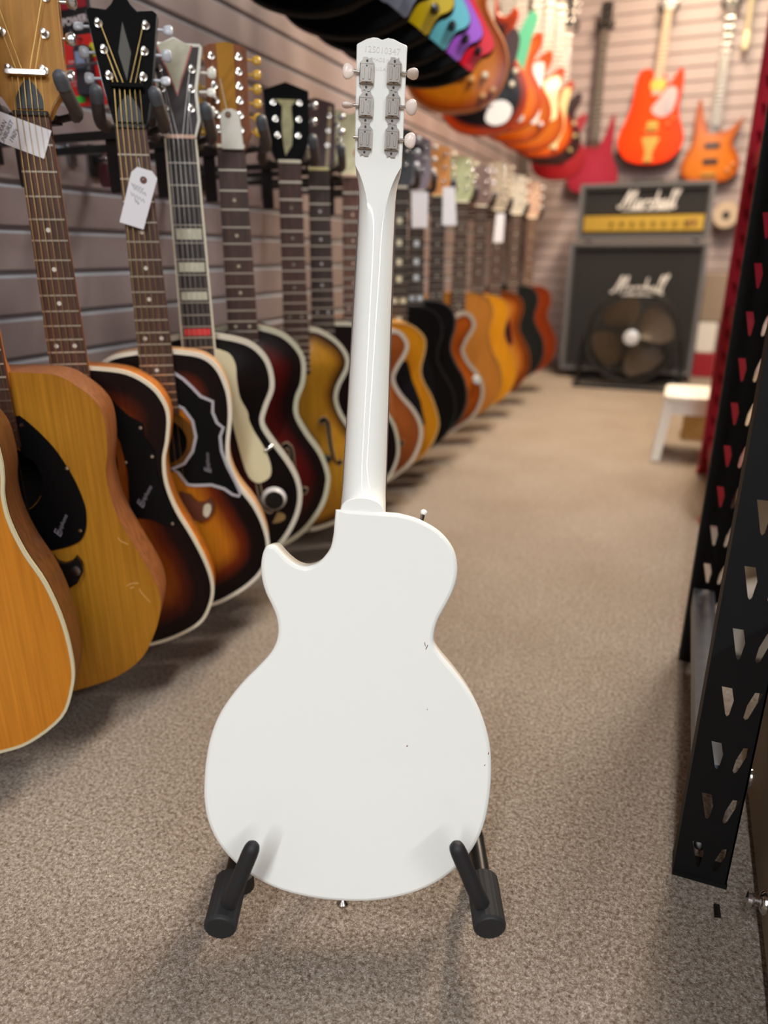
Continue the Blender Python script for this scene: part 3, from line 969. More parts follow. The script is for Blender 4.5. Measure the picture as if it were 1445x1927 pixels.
s['bpoly'] = [(0, px_local(s, [(345, 925)])[0][1])] + px_local(s, [(345, 925), (360, 930), (372, 943), (386, 943), (398, 935), (403, 945), (402, 960), (393, 974), (380, 980), (360, 970)]) + [(0, px_local(s, [(360, 970)])[0][1])]
s['binl'] = [spline(px_local(s, [(385, 948), (395, 945), (398, 956), (391, 970), (383, 965)]), 3)]
S['C'] = s
s = dict(key='D', X=-.803, Y=1.09, name='archtop_guitar', label='black and dark red archtop guitar with big cream pickguard and white block inlays', half=[(0, .028), (.04, .032), (.08, .048), (.115, .075), (.143, .107), (.165, .15), (.173, .19), (.168, .227), (.15, .265), (.122, .308), (.107, .34), (.115, .37), (.129, .404), (.128, .438), (.116, .467), (.089, .491), (.043, .504), (0, .508)], top=[(0, '0b0707'), (.055, '120808'), (.09, '3a0b0a'), (.15, '6e1a10')], side='1a0d0b', bind=('ded8c6', .0085), arch=.012, depth=.056, pgc='e0d9b4', pgh=.005, block=1, dots=(5, 7, 9, 12, 15), redblock=12, bfb=1, fbc='2c1d1c', wn=.0235, nutc='e0b9a2', strm=M_ststr, fw=.002, head=dict(poly=[(-.024, -.004), (.024, -.004), (.033, .025), (.031, .07), (.043, .135), (.040, .139), (.018, .139), (0, .148), (-.018, .139), (-.040, .139), (-.043, .135), (-.031, .07), (-.033, .025)], mat=mat('grey_headstock', '4c4646', .6, spec=.2), bind='d9d4c2', L=.14, n=3, za=.3, zb=.72, hw=.040, bc='e8e4da', inl=[('pearl_wedge', [(-.026, .136), (0, .146), (.026, .136), (.001, .066), (-.001, .066)], M_pearl), ('red_edge', [(-.029, .137), (-.026, .137), (0, .066), (.026, .137), (.029, .137), (0, .060)], mat('red_line', 'c0503c', .4))]), fh=[(1, .085, .215, .8), (-1, -.085, .215, .8)])
s['pg'] = spline(px_local(s, [(404, 659), (421, 658), (435, 666), (444, 685), (446, 711), (452, 745), (466, 771), (469, 788), (480, 811), (495, 835), (508, 866), (509, 888), (497, 900), (480, 902), (462, 880), (440, 800), (420, 720)]), 3)
S['D'] = s
s = dict(key='E', X=-.787, Y=1.211, name='archtop_guitar', label='dark cherry sunburst archtop guitar with tan twelve-peg headstock and rounded tag', half=[(0, .035), (.04, .040), (.08, .058), (.115, .088), (.147, .135), (.16, .181), (.159, .211), (.145, .252), (.119, .293), (.100, .333), (.102, .365), (.115, .397), (.118, .44), (.104, .471), (.074, .497), (.029, .511), (0, .513)], top=[(0, '0e0607'), (.025, '190808'), (.055, '5a0f0b'), (.15, '7c1a10')], side='1d0c0a', bind=('cfc9ae', .009), arch=.016, depth=.085, fbc='43281f', wn=.0245, wj=.028, fw=.003, inlc='b5aa90', head=dict(poly=PADDLE(.025, .037, .165, .004), mat=sidewood('mahogany_headstock', '7a4420', .6), L=.165, n=6, za=.16, zb=.88, hw=.035, bc='d0a33c', edge='8a5028', inl=[('centre_strip', [(-.013, -.002), (.013, -.002), (.015, .166), (0, .169), (-.015, .166)], mat('light_maple', 'a8741f', .6, spec=.2, noise=.1))]), fh=[(1, .08, .22, .8)], strings=0)
S['E'] = s
s = dict(key='F', X=-.80, Y=1.444, name='archtop_guitar', label='golden archtop guitar with dark shaded edge, pale binding and f-holes', half=[(0, -.004), (.04, .0), (.10, .022), (.15, .065), (.172, .115), (.171, .175), (.15, .22), (.118, .26), (.099, .292), (.090, .324), (.097, .354), (.117, .392), (.117, .423), (.093, .457), (.052, .482), (.014, .486), (0, .487)], top=[(0, '1c0c08'), (.012, '3a1c0a'), (.036, 'b27a1e'), (.15, 'd09a2c')], side='2a160c', bind=('d8d0b8', .009), arch=.018, depth=.085, fbc='4a2c22', wn=.0235, fw=.0035, inlc='8f8878', head=dict(poly=PADDLE(.024, .046, .14, .012), mat=M_hblk, L=.14, n=3, za=.35, zb=.8, hw=.040, bc='d5d5d6', bs='round', inl=[('vine_inlay', [(-.007, .01), (.007, .03), (.011, .07), (.009, .105), (.022, .118), (-.022, .118), (-.009, .105), (-.012, .07), (-.01, .03)], mat('gold_inlay', '9a9366', .4, noise=.3))]), strings=0)
_f = px_local(s, [(616, 830)])[0]
s['fh'] = [(1, _f[0], _f[1], .85), (-1, -_f[0], _f[1], .85)]
S['F'] = s
GEN = [(0, .01), (.05, .016), (.11, .040), (.16, .082), (.185, .13), (.19, .175), (.178, .23), (.148, .28), (.128, .32), (.128, .355), (.138, .39), (.139, .425), (.122, .46), (.08, .482), (.03, .486), (0, .486)]
CUT = [(0, .010), (.05, .016), (.101, .038), (.160, .083), (.188, .14), (.19, .193), (.168, .239), (.13, .284), (.111, .321), (.119, .349), (.144, .391), (.148, .419), (.129, .447), (.100, .454), (.070, .440), (.045, .425), (.034, .44), (.030, .47), (0, .486)]
S['G'] = dict(key='G', X=-.80, Y=1.578, label='dark brown sunburst acoustic guitar with maroon headstock, directly behind the golden archtop', half=GEN, top=[(0, '120808'), (.15, '2a1010')], side='1a0d0b', bind=('d8d0b8', .007), fbc='3c2a22', wn=.0235, fw=.003, nutc='e6dd9c', inlc='cfc9c9', strings=0, head=dict(poly=PADDLE(.024, .042, .14, .008), mat=mat('maroon_headstock', '3a171a', .3, coat=.4), L=.14, n=3, za=.35, zb=.8, hw=.042, bc='d5d5d6', bs='round', inl=[('pale_edge', [(-.036, .13), (-.028, .13), (-.014, .0), (-.022, .0)], mat('tan_strip', '8c7a5a', .4)), ('pale_edge', [(.036, .13), (.028, .13), (.014, .0), (.022, .0)], mat('tan_strip', '8c7a5a', .4))]))
S['H'] = dict(key='H', X=-.795, Y=1.743, name='archtop_guitar', label='burnt orange single-cutaway archtop guitar with broad white binding', half=[(x, z) for x, z in GEN], right=CUT, top=[(0, '8f4a20'), (.15, 'b6642a')], side='8a4a22', bind=('d9ccba', .010), arch=.014, depth=.08, pgc='b96a34', pg=[(.03, .40), (.07, .38), (.10, .30), (.11, .22), (.08, .21), (.05, .28)], pgh=.008, fbc='6a4638', wn=.0235, fw=.005, inlc='e6c9b5', nutc='e8c8b0', strings=0, fh=[(1, .1, .2, .9)], head=dict(poly=[(-.024, -.004), (.024, -.004), (.04, .03), (.046, .07), (.056, .12), (.03, .15), (0, .138), (-.03, .15), (-.056, .12), (-.046, .07), (-.04, .03)], mat=mat('cream_headstock', 'ddd9b0', .4, noise=.15, nscale=30), L=.14, n=3, za=.35, zb=.8, hw=.045, bc='efe9d0', edge='d8d4b0', inl=[('red_flower', circ(.018, .05, .011, 10), mat('red_inlay', 'd0404a', .4))]))
S['I'] = dict(key='I', X=-.795, Y=1.873, label='bright amber flat-top guitar with black pickguard, right of the white guitar neck', half=[(0, .022), (.06, .03), (.13, .058), (.17, .095), (.195, .15), (.195, .19), (.175, .249), (.147, .3), (.141, .335), (.152, .386), (.148, .422), (.11, .455), (.062, .464), (0, .466)], top=[(0, 'd08a14'), (.15, 'dc9420')], side='c98a2a', bind=('d8b070', .004), pgc='17171c', pg=[(.04, .36), (.10, .355), (.115, .30), (.14, .24), (.155, .17), (.13, .16), (.09, .2), (.07, .27)], fbc='2e241f', strings=0, head=dict(poly=PADDLE(.024, .042, .15), mat=M_hblk, L=.15, n=3))
S['J'] = dict(key='J', X=-.795, Y=2.07, label='glossy black acoustic guitar with black headstock and brass dots, behind the amber guitar', half=[(x * 1.0, z + .01) for x, z in GEN], top=[(0, '060607'), (.15, '0b0b0e')], side='0b0b0d', bind=('1c1b1f', .004), fbc='3a322c', strings=0, fw=.004, pgc='15161d', pg=[(.045, .40), (.09, .36), (.11, .3), (.12, .22), (.07, .21), (.055, .3)], nutc='d8d4c4', inlc='d8d6bc', dotk=3.0, head=dict(poly=PADDLE(.025, .043, .155), mat=mat('slate_headstock', '23262b', .35), L=.155, n=3, za=.4, zb=.85, hw=.043, bc='d0d5dd', bs='round', inl=[('brass_plate', [(-.008, .06), (.008, .06), (.008, .13), (-.008, .13)], mat('brass_inlay', '9b8a3c', .4))]))
S['K'] = dict(key='K', X=-.795, Y=2.22, label='black acoustic guitar with brown shading low down and lavender grey headstock', half=[(x * .98, z + .02) for x, z in GEN], top=[(0, '080708'), (.06, '0c0a0a'), (.15, '2a1a0e')], side='0d0b0b', bind=('4b4340', .005), fbc='41342e', strings=0, fw=.004, nutc='c9c4c0', inlc='cfd6dc', dotk=3.0, head=dict(poly=PADDLE(.025, .046, .15, .012), mat=mat('lavender_headstock', '6f6470', .4), L=.15, n=3, za=.4, zb=.85, hw=.045, bc='d9d4d0', bs='round', inl=[('dark_bar', [(-.02, .11), (.02, .115), (.014, .13), (-.012, .13)], M_hblk)]))
S['L'] = dict(key='L', X=-.795, Y=2.42, name='archtop_guitar', label='single-cutaway sunburst archtop with thick pale grey binding and white knob', half=GEN, right=CUT, top=[(0, '4a1408'), (.03, 'a04a0c'), (.15, 'c87a18')], side='2a120a', bind=('b5ab9c', .012), arch=.014, depth=.08, fbc='40342e', strings=0, fw=.004, nutc='c9c0a0', head=dict(poly=PADDLE(.025, .042, .15), mat=mat('orange_headstock', 'b5762c', .4), L=.15, n=3, bc='e8d8c0', bs='round', hw=.04))
S['M'] = dict(key='M', X=-.795, Y=2.70, label='light tan natural acoustic guitar, higher upper bout, behind the sunburst cutaway', half=[(x, z + (.02 if z > .3 else 0)) for x, z in GEN], top=[(0, 'b8742c'), (.15, 'c08038')], side='b9803e', bind=('8a6a3a', .004), fbc='4b3a30', strings=0, fw=.005, head=dict(poly=PADDLE(.025, .042, .15), mat=mat('olive_headstock', '9aa07a', .4), L=.15, n=3, bc='d6dcc0', bs='round', hw=.042))
S['N'] = dict(key='N', X=-.79, Y=2.95, label='golden yellow acoustic guitar with a soft pale sheen, second of two natural ones', half=GEN, top=[(0, 'cf8a12'), (.15, 'd8962a')], side='c58420', bind=('c9913a', .004), fbc='44362f', strings=0, fw=.005, head=dict(poly=PADDLE(.025, .042, .15), mat=mat('brown_headstock', '5d4640', .4), L=.15, n=3, bc='c9cad4', bs='round', hw=.042))
S['O'] = dict(key='O', X=-.79, Y=3.25, label='honey sunburst acoustic guitar with red-edged dark pickguard, far along the row', half=GEN, top=[(0, '3a1208'), (.03, '8a4410'), (.06, 'b87428'), (.15, 'c58a44')], side='7a3814', bind=('8a4a20', .004), pgc='2a1a18', pgb='8a2a20', pg=[(.02, .43), (.06, .41), (.085, .34), (.10, .26), (.075, .25), (.05, .32)], fbc='4b3a30', strings=0, fw=.005, head=dict(poly=PADDLE(.027, .05, .19), mat=mat('speckled_headstock', '8a7f6c', .5, noise=.35, nscale=25), L=.19, n=6, za=.2, zb=.9, bc='cdc4b0', bs='round', hw=.048))
S['P'] = dict(key='P', X=-.785, Y=3.58, label='dark charcoal acoustic guitar between the honey sunburst and the red-brown one', half=[(x, z + .015) for x, z in GEN], top=[(0, '161818'), (.15, '202422')], side='232726', bind=('2f3534', .004), fbc='54443a', strings=0, fw=.005, head=dict(poly=PADDLE(.026, .046, .17), mat=mat('pale_headstock', 'a39d90', .5), L=.17, n=3, bc='e4e0d4', bs='round', hw=.046))
S['Q'] = dict(key='Q', X=-.785, Y=3.95, label='red-brown acoustic guitar at the far end of the row beside the amplifier', half=GEN, top=[(0, '6a2408'), (.15, '8f3a10')], side='7c2e0e', bind=('7c3a18', .004), fbc='6a5040', strings=0, fw=.005, head=dict(poly=PADDLE(.026, .046, .17), mat=mat('rosy_headstock', 'a88874', .5), L=.17, n=3, bc='e8e0d8', bs='round', hw=.046))
GUIT = {k: row_guitar(v) for k, v in S.items()}
for o in list(GUIT['D'].children):
    if o.name.startswith('pickguard'):
        q = px_local(S['D'], [(496, 846), (512, 835)])
        part('pickguard_bracket', MB().tube([(q[0][0], -.022, q[0][1]), (q[1][0], -.012, q[1][1])], .0035, 8), M_steel, o)
q = px_local(S['D'], [(515, 934), (516, 972)])
k = part('tone_knob', MB().lathe([(.022, 0), (.0225, .004), (.019, .006), (.018, .016), (.001, .017)], 22, Matrix.Translation((q[0][0], -.009, q[0][1])) @ Matrix.Rotation(R(90), 4, 'X')), [M_blk], GUIT['D'])  # knob shape stands in for the round bound end of the f-hole
part('knob_rim', MB().loft([[(q[0][0] + r * math.cos(t), y, q[0][1] + r * math.sin(t)) for t in [2 * math.pi * i / 24 for i in range(24)]] for r, y in ((.018, -.0255), (.0225, -.0155), (.0245, -.015), (.019, -.0262))], False), mat('knob_rim_white', 'cfcac6', .35), k)
part('sticker', MB().prism(circ(q[1][0], q[1][1], .022, 16, .012), -.004, -.0065), mat('tan_sticker', '8f7042', .6), GUIT['D'])
q = onX(885, 728, -.62)
part('volume_knob', MB().lathe([(.014, 0), (.013, .018), (.001, .019)], 16, Matrix.Translation((.155, -.012, .22)) @ Matrix.Rotation(R(90), 4, 'X')), mat('white_knob', 'd8dcd8', .3), GUIT['L'])
# scratches on the worn amber guitar
sc_m = mat('bare_scratch', 'd9a860', .6)
for i, (pts) in enumerate([[(222, 1011), (228, 1018), (243, 1025)], [(238, 1103), (247, 1098), (262, 1097)], [(262, 1107), (268, 1117), (284, 1134)], [(244, 1107), (253, 1104)]]):
    p = spline(px_local(S['A'], pts), 4, False)
    part('scratch', MB().tube([(x, -.0008, z) for x, z in p], [.0001] + [.0007] * (len(p) - 2) + [.0001], 5), sc_m, GUIT['A'], 0, 'pale scratch in the lacquer' if i == 0 else None)

# ------------------------------------------------------------------ hangers that hold them
NAMES = dict(Z='nearest natural spruce guitar', A='worn amber guitar', B='orange-sided sunburst guitar', C='black diamond-inlay headstock', D='grey wedge-inlay headstock', E='tan twelve-peg headstock', F='black vine-inlay headstock', G='maroon headstock', H='cream flowered headstock', I='bright amber guitar', J='black headstock with brass plate', K='lavender grey headstock', L='orange headstock', M='olive headstock', N='brown headstock', O='big speckled headstock', P='pale headstock', Q='rosy headstock at the row end')


def hanger(x, y, z, wall_x, label, group, drop=True, w=.047, yaw=0.):
    h = thing('guitar_hanger', label, 'hanger', (x, y, z), (0, 0, 0), group)
    ax = wall_x - x
    part('arm', MB().box((ax / 2 - .0, .045, -.018), (-ax, .012, .012)), M_tube, h, 0)
    part('wall_plate', MB().rbox((ax + .006, .045, -.02), (.008, .03, .06), .003), M_tube, h, 0)
    RZ = Matrix.Rotation(yaw, 4, 'Z')
    part('yoke', MB().tube([(-w, .034, -.012), (-.02, .040, -.018), (.02, .040, -.018), (w, .034, -.012)], .005, 8, RZ), M_tube, h)
    if drop:
        part('drop_plate', MB().rbox((-.085, .052, -.052), (.026, .005, .10), .004), M_tube, h, 0)
    for sx in (-1, 1):
        pr = part('prong', MB().tube(spline([(sx * w * .95, .036, -.012), (sx * w * 1.05, .018, -.010), (sx * w, -.006, .004), (sx * w * .93, -.022, .022)], 4, False), .0095, 10, RZ), mat('prong_rubber_brown', '4a4240', .55), h, 60)
        t = RZ @ Matrix.Translation((sx * w * .93, -.022, .022)) @ Vector((-sx * .1, -.5, .7)).to_track_quat('Z', 'Y').to_matrix().to_4x4()
        part('prong_tip', MB().lathe([(.0098, -.012), (.0102, 0), (.0088, .007), (.005, .0105), (.0004, .0118)], 12, t), mat('prong_rubber_grey', '4e5258', .5), pr, 60)
    return h


for k, s in S.items():
    hanger(s['X'], s['Y'], .928, WX, 'black wall hanger with rubber prongs holding the ' + NAMES[k], 'hangers along the lower row', True, {'E': .060, 'C': .044, 'D': .047, 'B': .050, 'A': .053, 'Z': .053}.get(k, .053), s.get('yaw', GYAW))

# ------------------------------------------------------------------ price tags


def price_tag(k, off, px, label, hole=None, txt=(), strokes=(), m=M_tagp, size=.007, ang=0.):
    """card lying off metres in front of the face of guitar k"""
    s = S[k]
    yaw = s.get('yaw', GYAW)
    X, Y = s['X'] + off * math.sin(yaw), s['Y'] - off * math.cos(yaw)
    L2 = [onP(p[0], p[1], X, Y, yaw) for p in px]
    cx, cz = sum(p[0] for p in L2) / len(L2), sum(p[1] for p in L2) / len(L2)
    loc = lambda a, b: ((q := onP(a, b, X, Y, yaw))[0] - cx, q[1] - cz)
    poly = [(p[0] - cx, p[1] - cz) for p in L2]
    if area2(poly) < 0:
        poly = poly[::-1]
    t = thing('price_tag', label, 'tag', (X + cx * math.cos(yaw), Y + cx * math.sin(yaw), cz), (0, 0, yaw), 'paper price tags on the guitars')
    hl = []
    if hole:
        q = loc(*hole)
        hl = [circ(q[0], q[1], .0018, 10)]
        part('eyelet', MB().loft([[(x, y, z) for x, z in circ(q[0], q[1], r, 16)] for r, y in ((.0018, -.0003), (.0018, -.0008), (.0052, -.0008), (.0052, -.0003))], False), mat('brown_eyelet', '6b4a3e', .6), t)
        part('tag_string', MB().tube([(q[0], -.001, q[1]), (q[0] - .004, .006, q[1] + .02), (q[0] - .01, off, q[1] + .06)], .0006, 5), mat('cotton_string', 'cfc8b8', .8), t)
    part('card', MB().plate(poly, hl, -.0003, .0003), m, t, 0)
    for s_, x, y_ in txt:
        q = loc(x, y_)
        lettering(s_, size, M_ink, t, (q[0], -.0006, q[1]), ang, .0001, .2, name='handwriting')
    for ln in strokes:
        part('handwriting', MB().tube([(x, -.0006, z) for x, z in (loc(a, b) for a, b in ln)], .0004, 4), M_ink, t, 0)
    return t


price_tag('B', .0135, [(-45, 193), (97, 246), (83, 299), (-62, 244)], 'white card reading Texan sunburst tied on the light wood headstock at the left edge', None, [('TEXAN', 3, 244), ('SUNBURST', 12, 252), ("1960's", 26, 256)], size=.0075, ang=57)


def scrib(x0, y0, x1, y1, n, amp):
    return [(x0 + (x1 - x0) * i / n, y0 + (y1 - y0) * i / n + (amp if i % 2 else -amp)) for i in range(n + 1)]


price_tag('C', .022, [(258, 314), (286, 322), (296, 336), (270, 432), (225, 418), (247, 324)], 'white card with brown eyelet on the neck of the black-headstock sunburst', (270, 339), (), [scrib(247, 346, 270, 357, 8, 2.5), scrib(251, 353, 275, 366, 9, 3), scrib(246, 364, 272, 379, 9, 3), scrib(254, 376, 262, 384, 4, 3)])
price_tag('E', .03, [(414, 215), (421, 206), (436, 204), (447, 210), (451, 220), (459, 281), (418, 280)], 'cream card with rounded top on the tan twelve-peg headstock', (429, 216), (), (), mat('cream_card', 'e9e6da', .6))
for k, px, lb in [('J', [(774, 362), (806, 362), (804, 428), (775, 428)], 'square white card on the black headstock with brass plate'), ('L', [(833, 352), (856, 352), (859, 424), (832, 424)], 'longer white card on the orange headstock'), ('N', [(934, 402), (950, 402), (946, 456), (928, 456)], 'small pale card on the brown headstock beyond the two white ones')]:
    price_tag(k, .03, px, lb)

# ================================================================== UPPER ROW OF GUITARS
UPG = 'guitars hung in the upper row along the left wall'
LP = [(0, 0), (.07, .008), (.125, .04), (.155, .09), (.160, .14), (.145, .19), (.112, .24), (.092, .275), (.088, .295), (.098, .33), (.112, .365), (.108, .39), (.094, .392), (.075, .372), (.058, .368), (.042, .382), (.034, .41), (.032, .43), (-.03, .435), (-.07, .425), (-.105, .395), (-.115, .355), (-.105, .32), (-.092, .29), (-.098, .265), (-.125, .225), (-.152, .18), (-.162, .13), (-.152, .08), (-.12, .035), (-.07, .008)]
STR = [(0, 0), (.06, .005), (.115, .03), (.15, .075), (.158, .12), (.145, .165), (.122, .2), (.113, .225), (.118, .26), (.135, .29), (.145, .32), (.142, .345), (.125, .35), (.1, .335), (.075, .315), (.045, .31), (.03, .33), (.03, .35), (-.03, .35), (-.035, .34), (-.06, .345), (-.085, .37), (-.115, .395), (-.14, .4), (-.15, .385), (-.145, .35), (-.132, .31), (-.118, .27), (-.115, .235), (-.125, .2), (-.148, .16), (-.16, .115), (-.15, .065), (-.115, .025), (-.06, .004)]
BASS = [(0, 0), (.06, .003), (.12, .02), (.155, .06), (.16, .11), (.14, .16), (.115, .195), (.108, .225), (.122, .265), (.140, .31), (.150, .35), (.135, .335), (.105, .305), (.07, .28), (.04, .275), (.03, .29), (-.03, .29), (-.035, .295), (-.05, .32), (-.07, .37), (-.085, .43), (-.098, .455), (-.108, .43), (-.112, .37), (-.112, .31), (-.11, .26), (-.118, .21), (-.14, .165), (-.16, .11), (-.155, .055), (-.115, .018), (-.06, .002)]
KNOB = {}


def knob_mesh(col):
    if col not in KNOB:
        KNOB[col] = MB().lathe([(.0115, 0), (.0115, .003), (.009, .014), (.0005, .015)], 14, Matrix.Rotation(R(90), 4, 'X')).mesh('control_knob', mat('knob_' + col, col, .3, coat=.3), 40)
    return KNOB[col]


def solid_guitar(s):
    X, Y, zb = s['X'], s['Y'], s['zb']
    root = thing(s.get('name', 'electric_guitar'), s['label'], s.get('cat', 'guitar'), (X, Y, zb), (0, s.get('roll', 0), R(s.get('yaw', 0))), s.get('group', UPG))
    k = s.get('k', 1.)
    out = spline([(x * k, z * k) for x, z in s['out']], 4)
    T = s.get('thick', .045)
    sm_ = mat('body_' + s['side'], s['side'], s.get('srough', .35), coat=.0 if 'srough' in s else .3, spec=.1 if 'srough' in s else .4)
    r = s.get('r', .006)
    rings = []
    for d, y in ((r, 0), (r * .3, r * .3), (0, r), (0, T - r), (r * .3, T - r * .3), (r, T)):
        rings.append([(x, y, z) for x, z in (inset(out, d) if d else out)])
    part('body', MB().loft(rings, False).cap(inset(out, r), T), sm_, root, 50)
    face_cap('top', inset(out, r * .9), [], wood('top_' + s['key'], s['top'], s.get('grain', .1), .3, .2), root, -.0006, 0, .016)
    if 'bind' in s:
        part('binding', MB().loft([[(x, y, z) for x, z in q] for q, y in ((inset(out, -.0008), .010), (inset(out, -.0008), .001), (inset(out, .003), -.0012), (inset(out, .006), -.0012))], False), mat('binding_' + s['bind'], s['bind'], .35), root, 30)
    if 'pg' in s:
        p = spline([(x * k, z * k) for x, z in s['pg']], 3)
        part('pickguard', MB().prism(p if area2(p) > 0 else p[::-1], -.0008, -.0032), mat('pickguard_' + s['pgc'], s['pgc'], .25, coat=.4), root, 30)
    for z, w, h, c in s.get('pu', []):
        part('pickup', MB().rbox((0, -.006, z * k), (w, .012, h), min(h, w) * .3), mat('pickup_' + c, c, .3, 1. if c == 'd9b25a' else 0, coat=.3), root)
    for x, z, c in s.get('kn', []):
        link('control_knob', knob_mesh(c), root, (x * k, -.003, z * k))
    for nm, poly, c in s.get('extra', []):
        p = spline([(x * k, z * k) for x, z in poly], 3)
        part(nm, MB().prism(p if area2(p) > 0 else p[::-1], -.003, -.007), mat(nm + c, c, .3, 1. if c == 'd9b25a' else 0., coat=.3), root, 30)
    bz = s.get('bz', .13) * k
    bc = s.get('bc', 'b9b6b0')
    bm_ = mat('bridge_metal_' + bc, bc, .25, .9)
    part('bridge', MB().rbox((0, -.008, bz), (.085, .014, .015), .004).rbox((0, -.006, bz - .035), (.075, .010, .012), .004), bm_, root)
    if s.get('jack'):
        x, z = s['jack']
        q = min(out, key=lambda p: (p[0] - x) ** 2 + (p[1] - z) ** 2)
        n = Vector((q[0], 0, q[1] - .14)).normalized()
        part('strap_button', MB().lathe([(.012, -.001), (.012, .002), (.005, .003), (.004, .008), (.007, .011), (.007, .014), (.0005, .015)], 14, Matrix.Translation((q[0], T * .5, q[1])) @ n.to_track_quat('Z', 'Y').to_matrix().to_4x4()), M_blk, root)
    top = max(z for x, z in out)
    L = s.get('scale', .645)
    nz = bz + L
    jz = s.get('jz', .31) * k
    part('neck', MB().loft([[(w * math.cos(t), -.004 + d * math.sin(t), z) for t in [math.pi * i / 10 for i in range(11)]] for z, w, d in ((jz, .028, .022), (nz - .03, .022, .02), (nz, .0215, .02))]), sidewood('neck_' + s.get('neckc', '8a5a34'), s.get('neckc', '8a5a34')), root, 60)
    ze = nz - L * (1 - 2 ** (-21 / 12))
    f = part('fretboard', MB().loft([[(-w, -.004, z), (w, -.004, z), (w, -.010, z), (-w, -.010, z)] for z, w in ((ze, .0285), (nz, .0218))]), mat('fretboard_' + s.get('fbc', '4a3226'), s.get('fbc', '4a3226'), .45, noise=.2, stretch=(6, 6, .5)), root, 0)
    fm = MB().box((0, 0, 0), (1, .0016, .004)).mesh('fret', M_fret, 0)
    for n in range(1, 21):
        z = nz - L * (1 - 2 ** (-n / 12))
        o = link('fret', fm, f, (0, -.0104, z))
        o.scale = (2 * (.0218 + (nz - z) / (nz - ze) * .0067) * .98, 1, 1)
    hp = s.get('hp') or PADDLE(.0235, .036, .15)
    hd = part('headstock', MB().prism(hp, 0, .014), mat('headstock_' + s.get('hc', '14100f'), s.get('hc', '14100f'), .3, coat=.4), root, 30)
    hd.location = (0, -.004, nz)
    hd.rotation_euler = (R(-10), 0, 0)
    tuners(hd, s, .026, .037, .15, s.get('nt', 3), .3, .85, s.get('tc', 'd5d5d6'), 'kidney', 0)
    hanger(X, Y, zb + nz + .012, s.get('wall', WX), 'black upper wall hanger holding the ' + s['short'], 'hangers along the upper row', False, .050, R(s.get('yaw', 0))) if s.get('hang', 1) else None
    return root


BK = [(0, '060607'), (.15, '08080a')]
DUO = [(.138, .026), (.146, .030), (.151, .039), (.160, .054), (.172, .066), (.193, .073), (.206, .087), (.202, .11), (.185, .14), (.16, .18), (.14, .22), (.132, .26), (.148, .31), (.155, .35), (.135, .37), (.11, .355), (.08, .33), (.045, .33), (.03, .35), (-.03, .35), (-.06, .36), (-.11, .40), (-.14, .38), (-.13, .30), (-.125, .24), (-.15, .18), (-.165, .12), (-.15, .065), (-.11, .022), (-.04, -.002), (.03, -.006), (.085, .004), (.118, .018)]
WING = [(.138, .028), (.146, .032), (.151, .041), (.160, .056), (.172, .068), (.192, .075), (.204, .088), (.200, .109), (.183, .139), (.158, .179), (.138, .22), (.130, .26), (.146, .31), (.152, .348), (.135, .366), (.112, .35), (.07, .30), (.04, .24), (.03, .17), (.05, .10), (.085, .061), (.098, .056), (.115, .045), (.127, .036)]
U = []
for i, (Y, c, nm, kc) in enumerate([(1.52, '08080a', 'black', None), (1.70, '98a2b8', 'blue-grey', None), (1.845, 'f4d41c', 'yellow', 'c8901e'), (1.985, '78def4', 'sky blue', '3f8a96'), (2.11, 'bc6af4', 'violet', None), (2.24, 'f0203c', 'bright red', None)]):
    U.append(dict(key='U%d' % i, short='black guitar with %s wing' % nm, label='two-tone electric guitar, black body with %s right wing, in the upper row' % nm, X=-.79, Y=Y, zb=1.2, yaw=20, out=DUO, r=.004, srough=.7, side='060607', top=BK, hc='0c0b0c', fbc='241c1a', pg=WING, pgc=c, kn=[(.159, .079, '141416')] + ([(.06, .054, kc)] if kc else [])))
for Y, nm in ((1.14, 'nearest the entrance'), (1.34, 'next to the black-winged one')):
    U.append(dict(key='UB', short='plain black guitar ' + nm, label='plain black electric guitar above the picture edge, ' + nm, X=-.79, Y=Y, zb=1.2, yaw=20, out=DUO, r=.004, srough=.7, side='060607', top=BK, hc='0c0b0c', fbc='241c1a'))
SB = [(0, '6a2404'), (.015, '9a4406'), (.04, 'b8680c'), (.15, 'c67c18')]
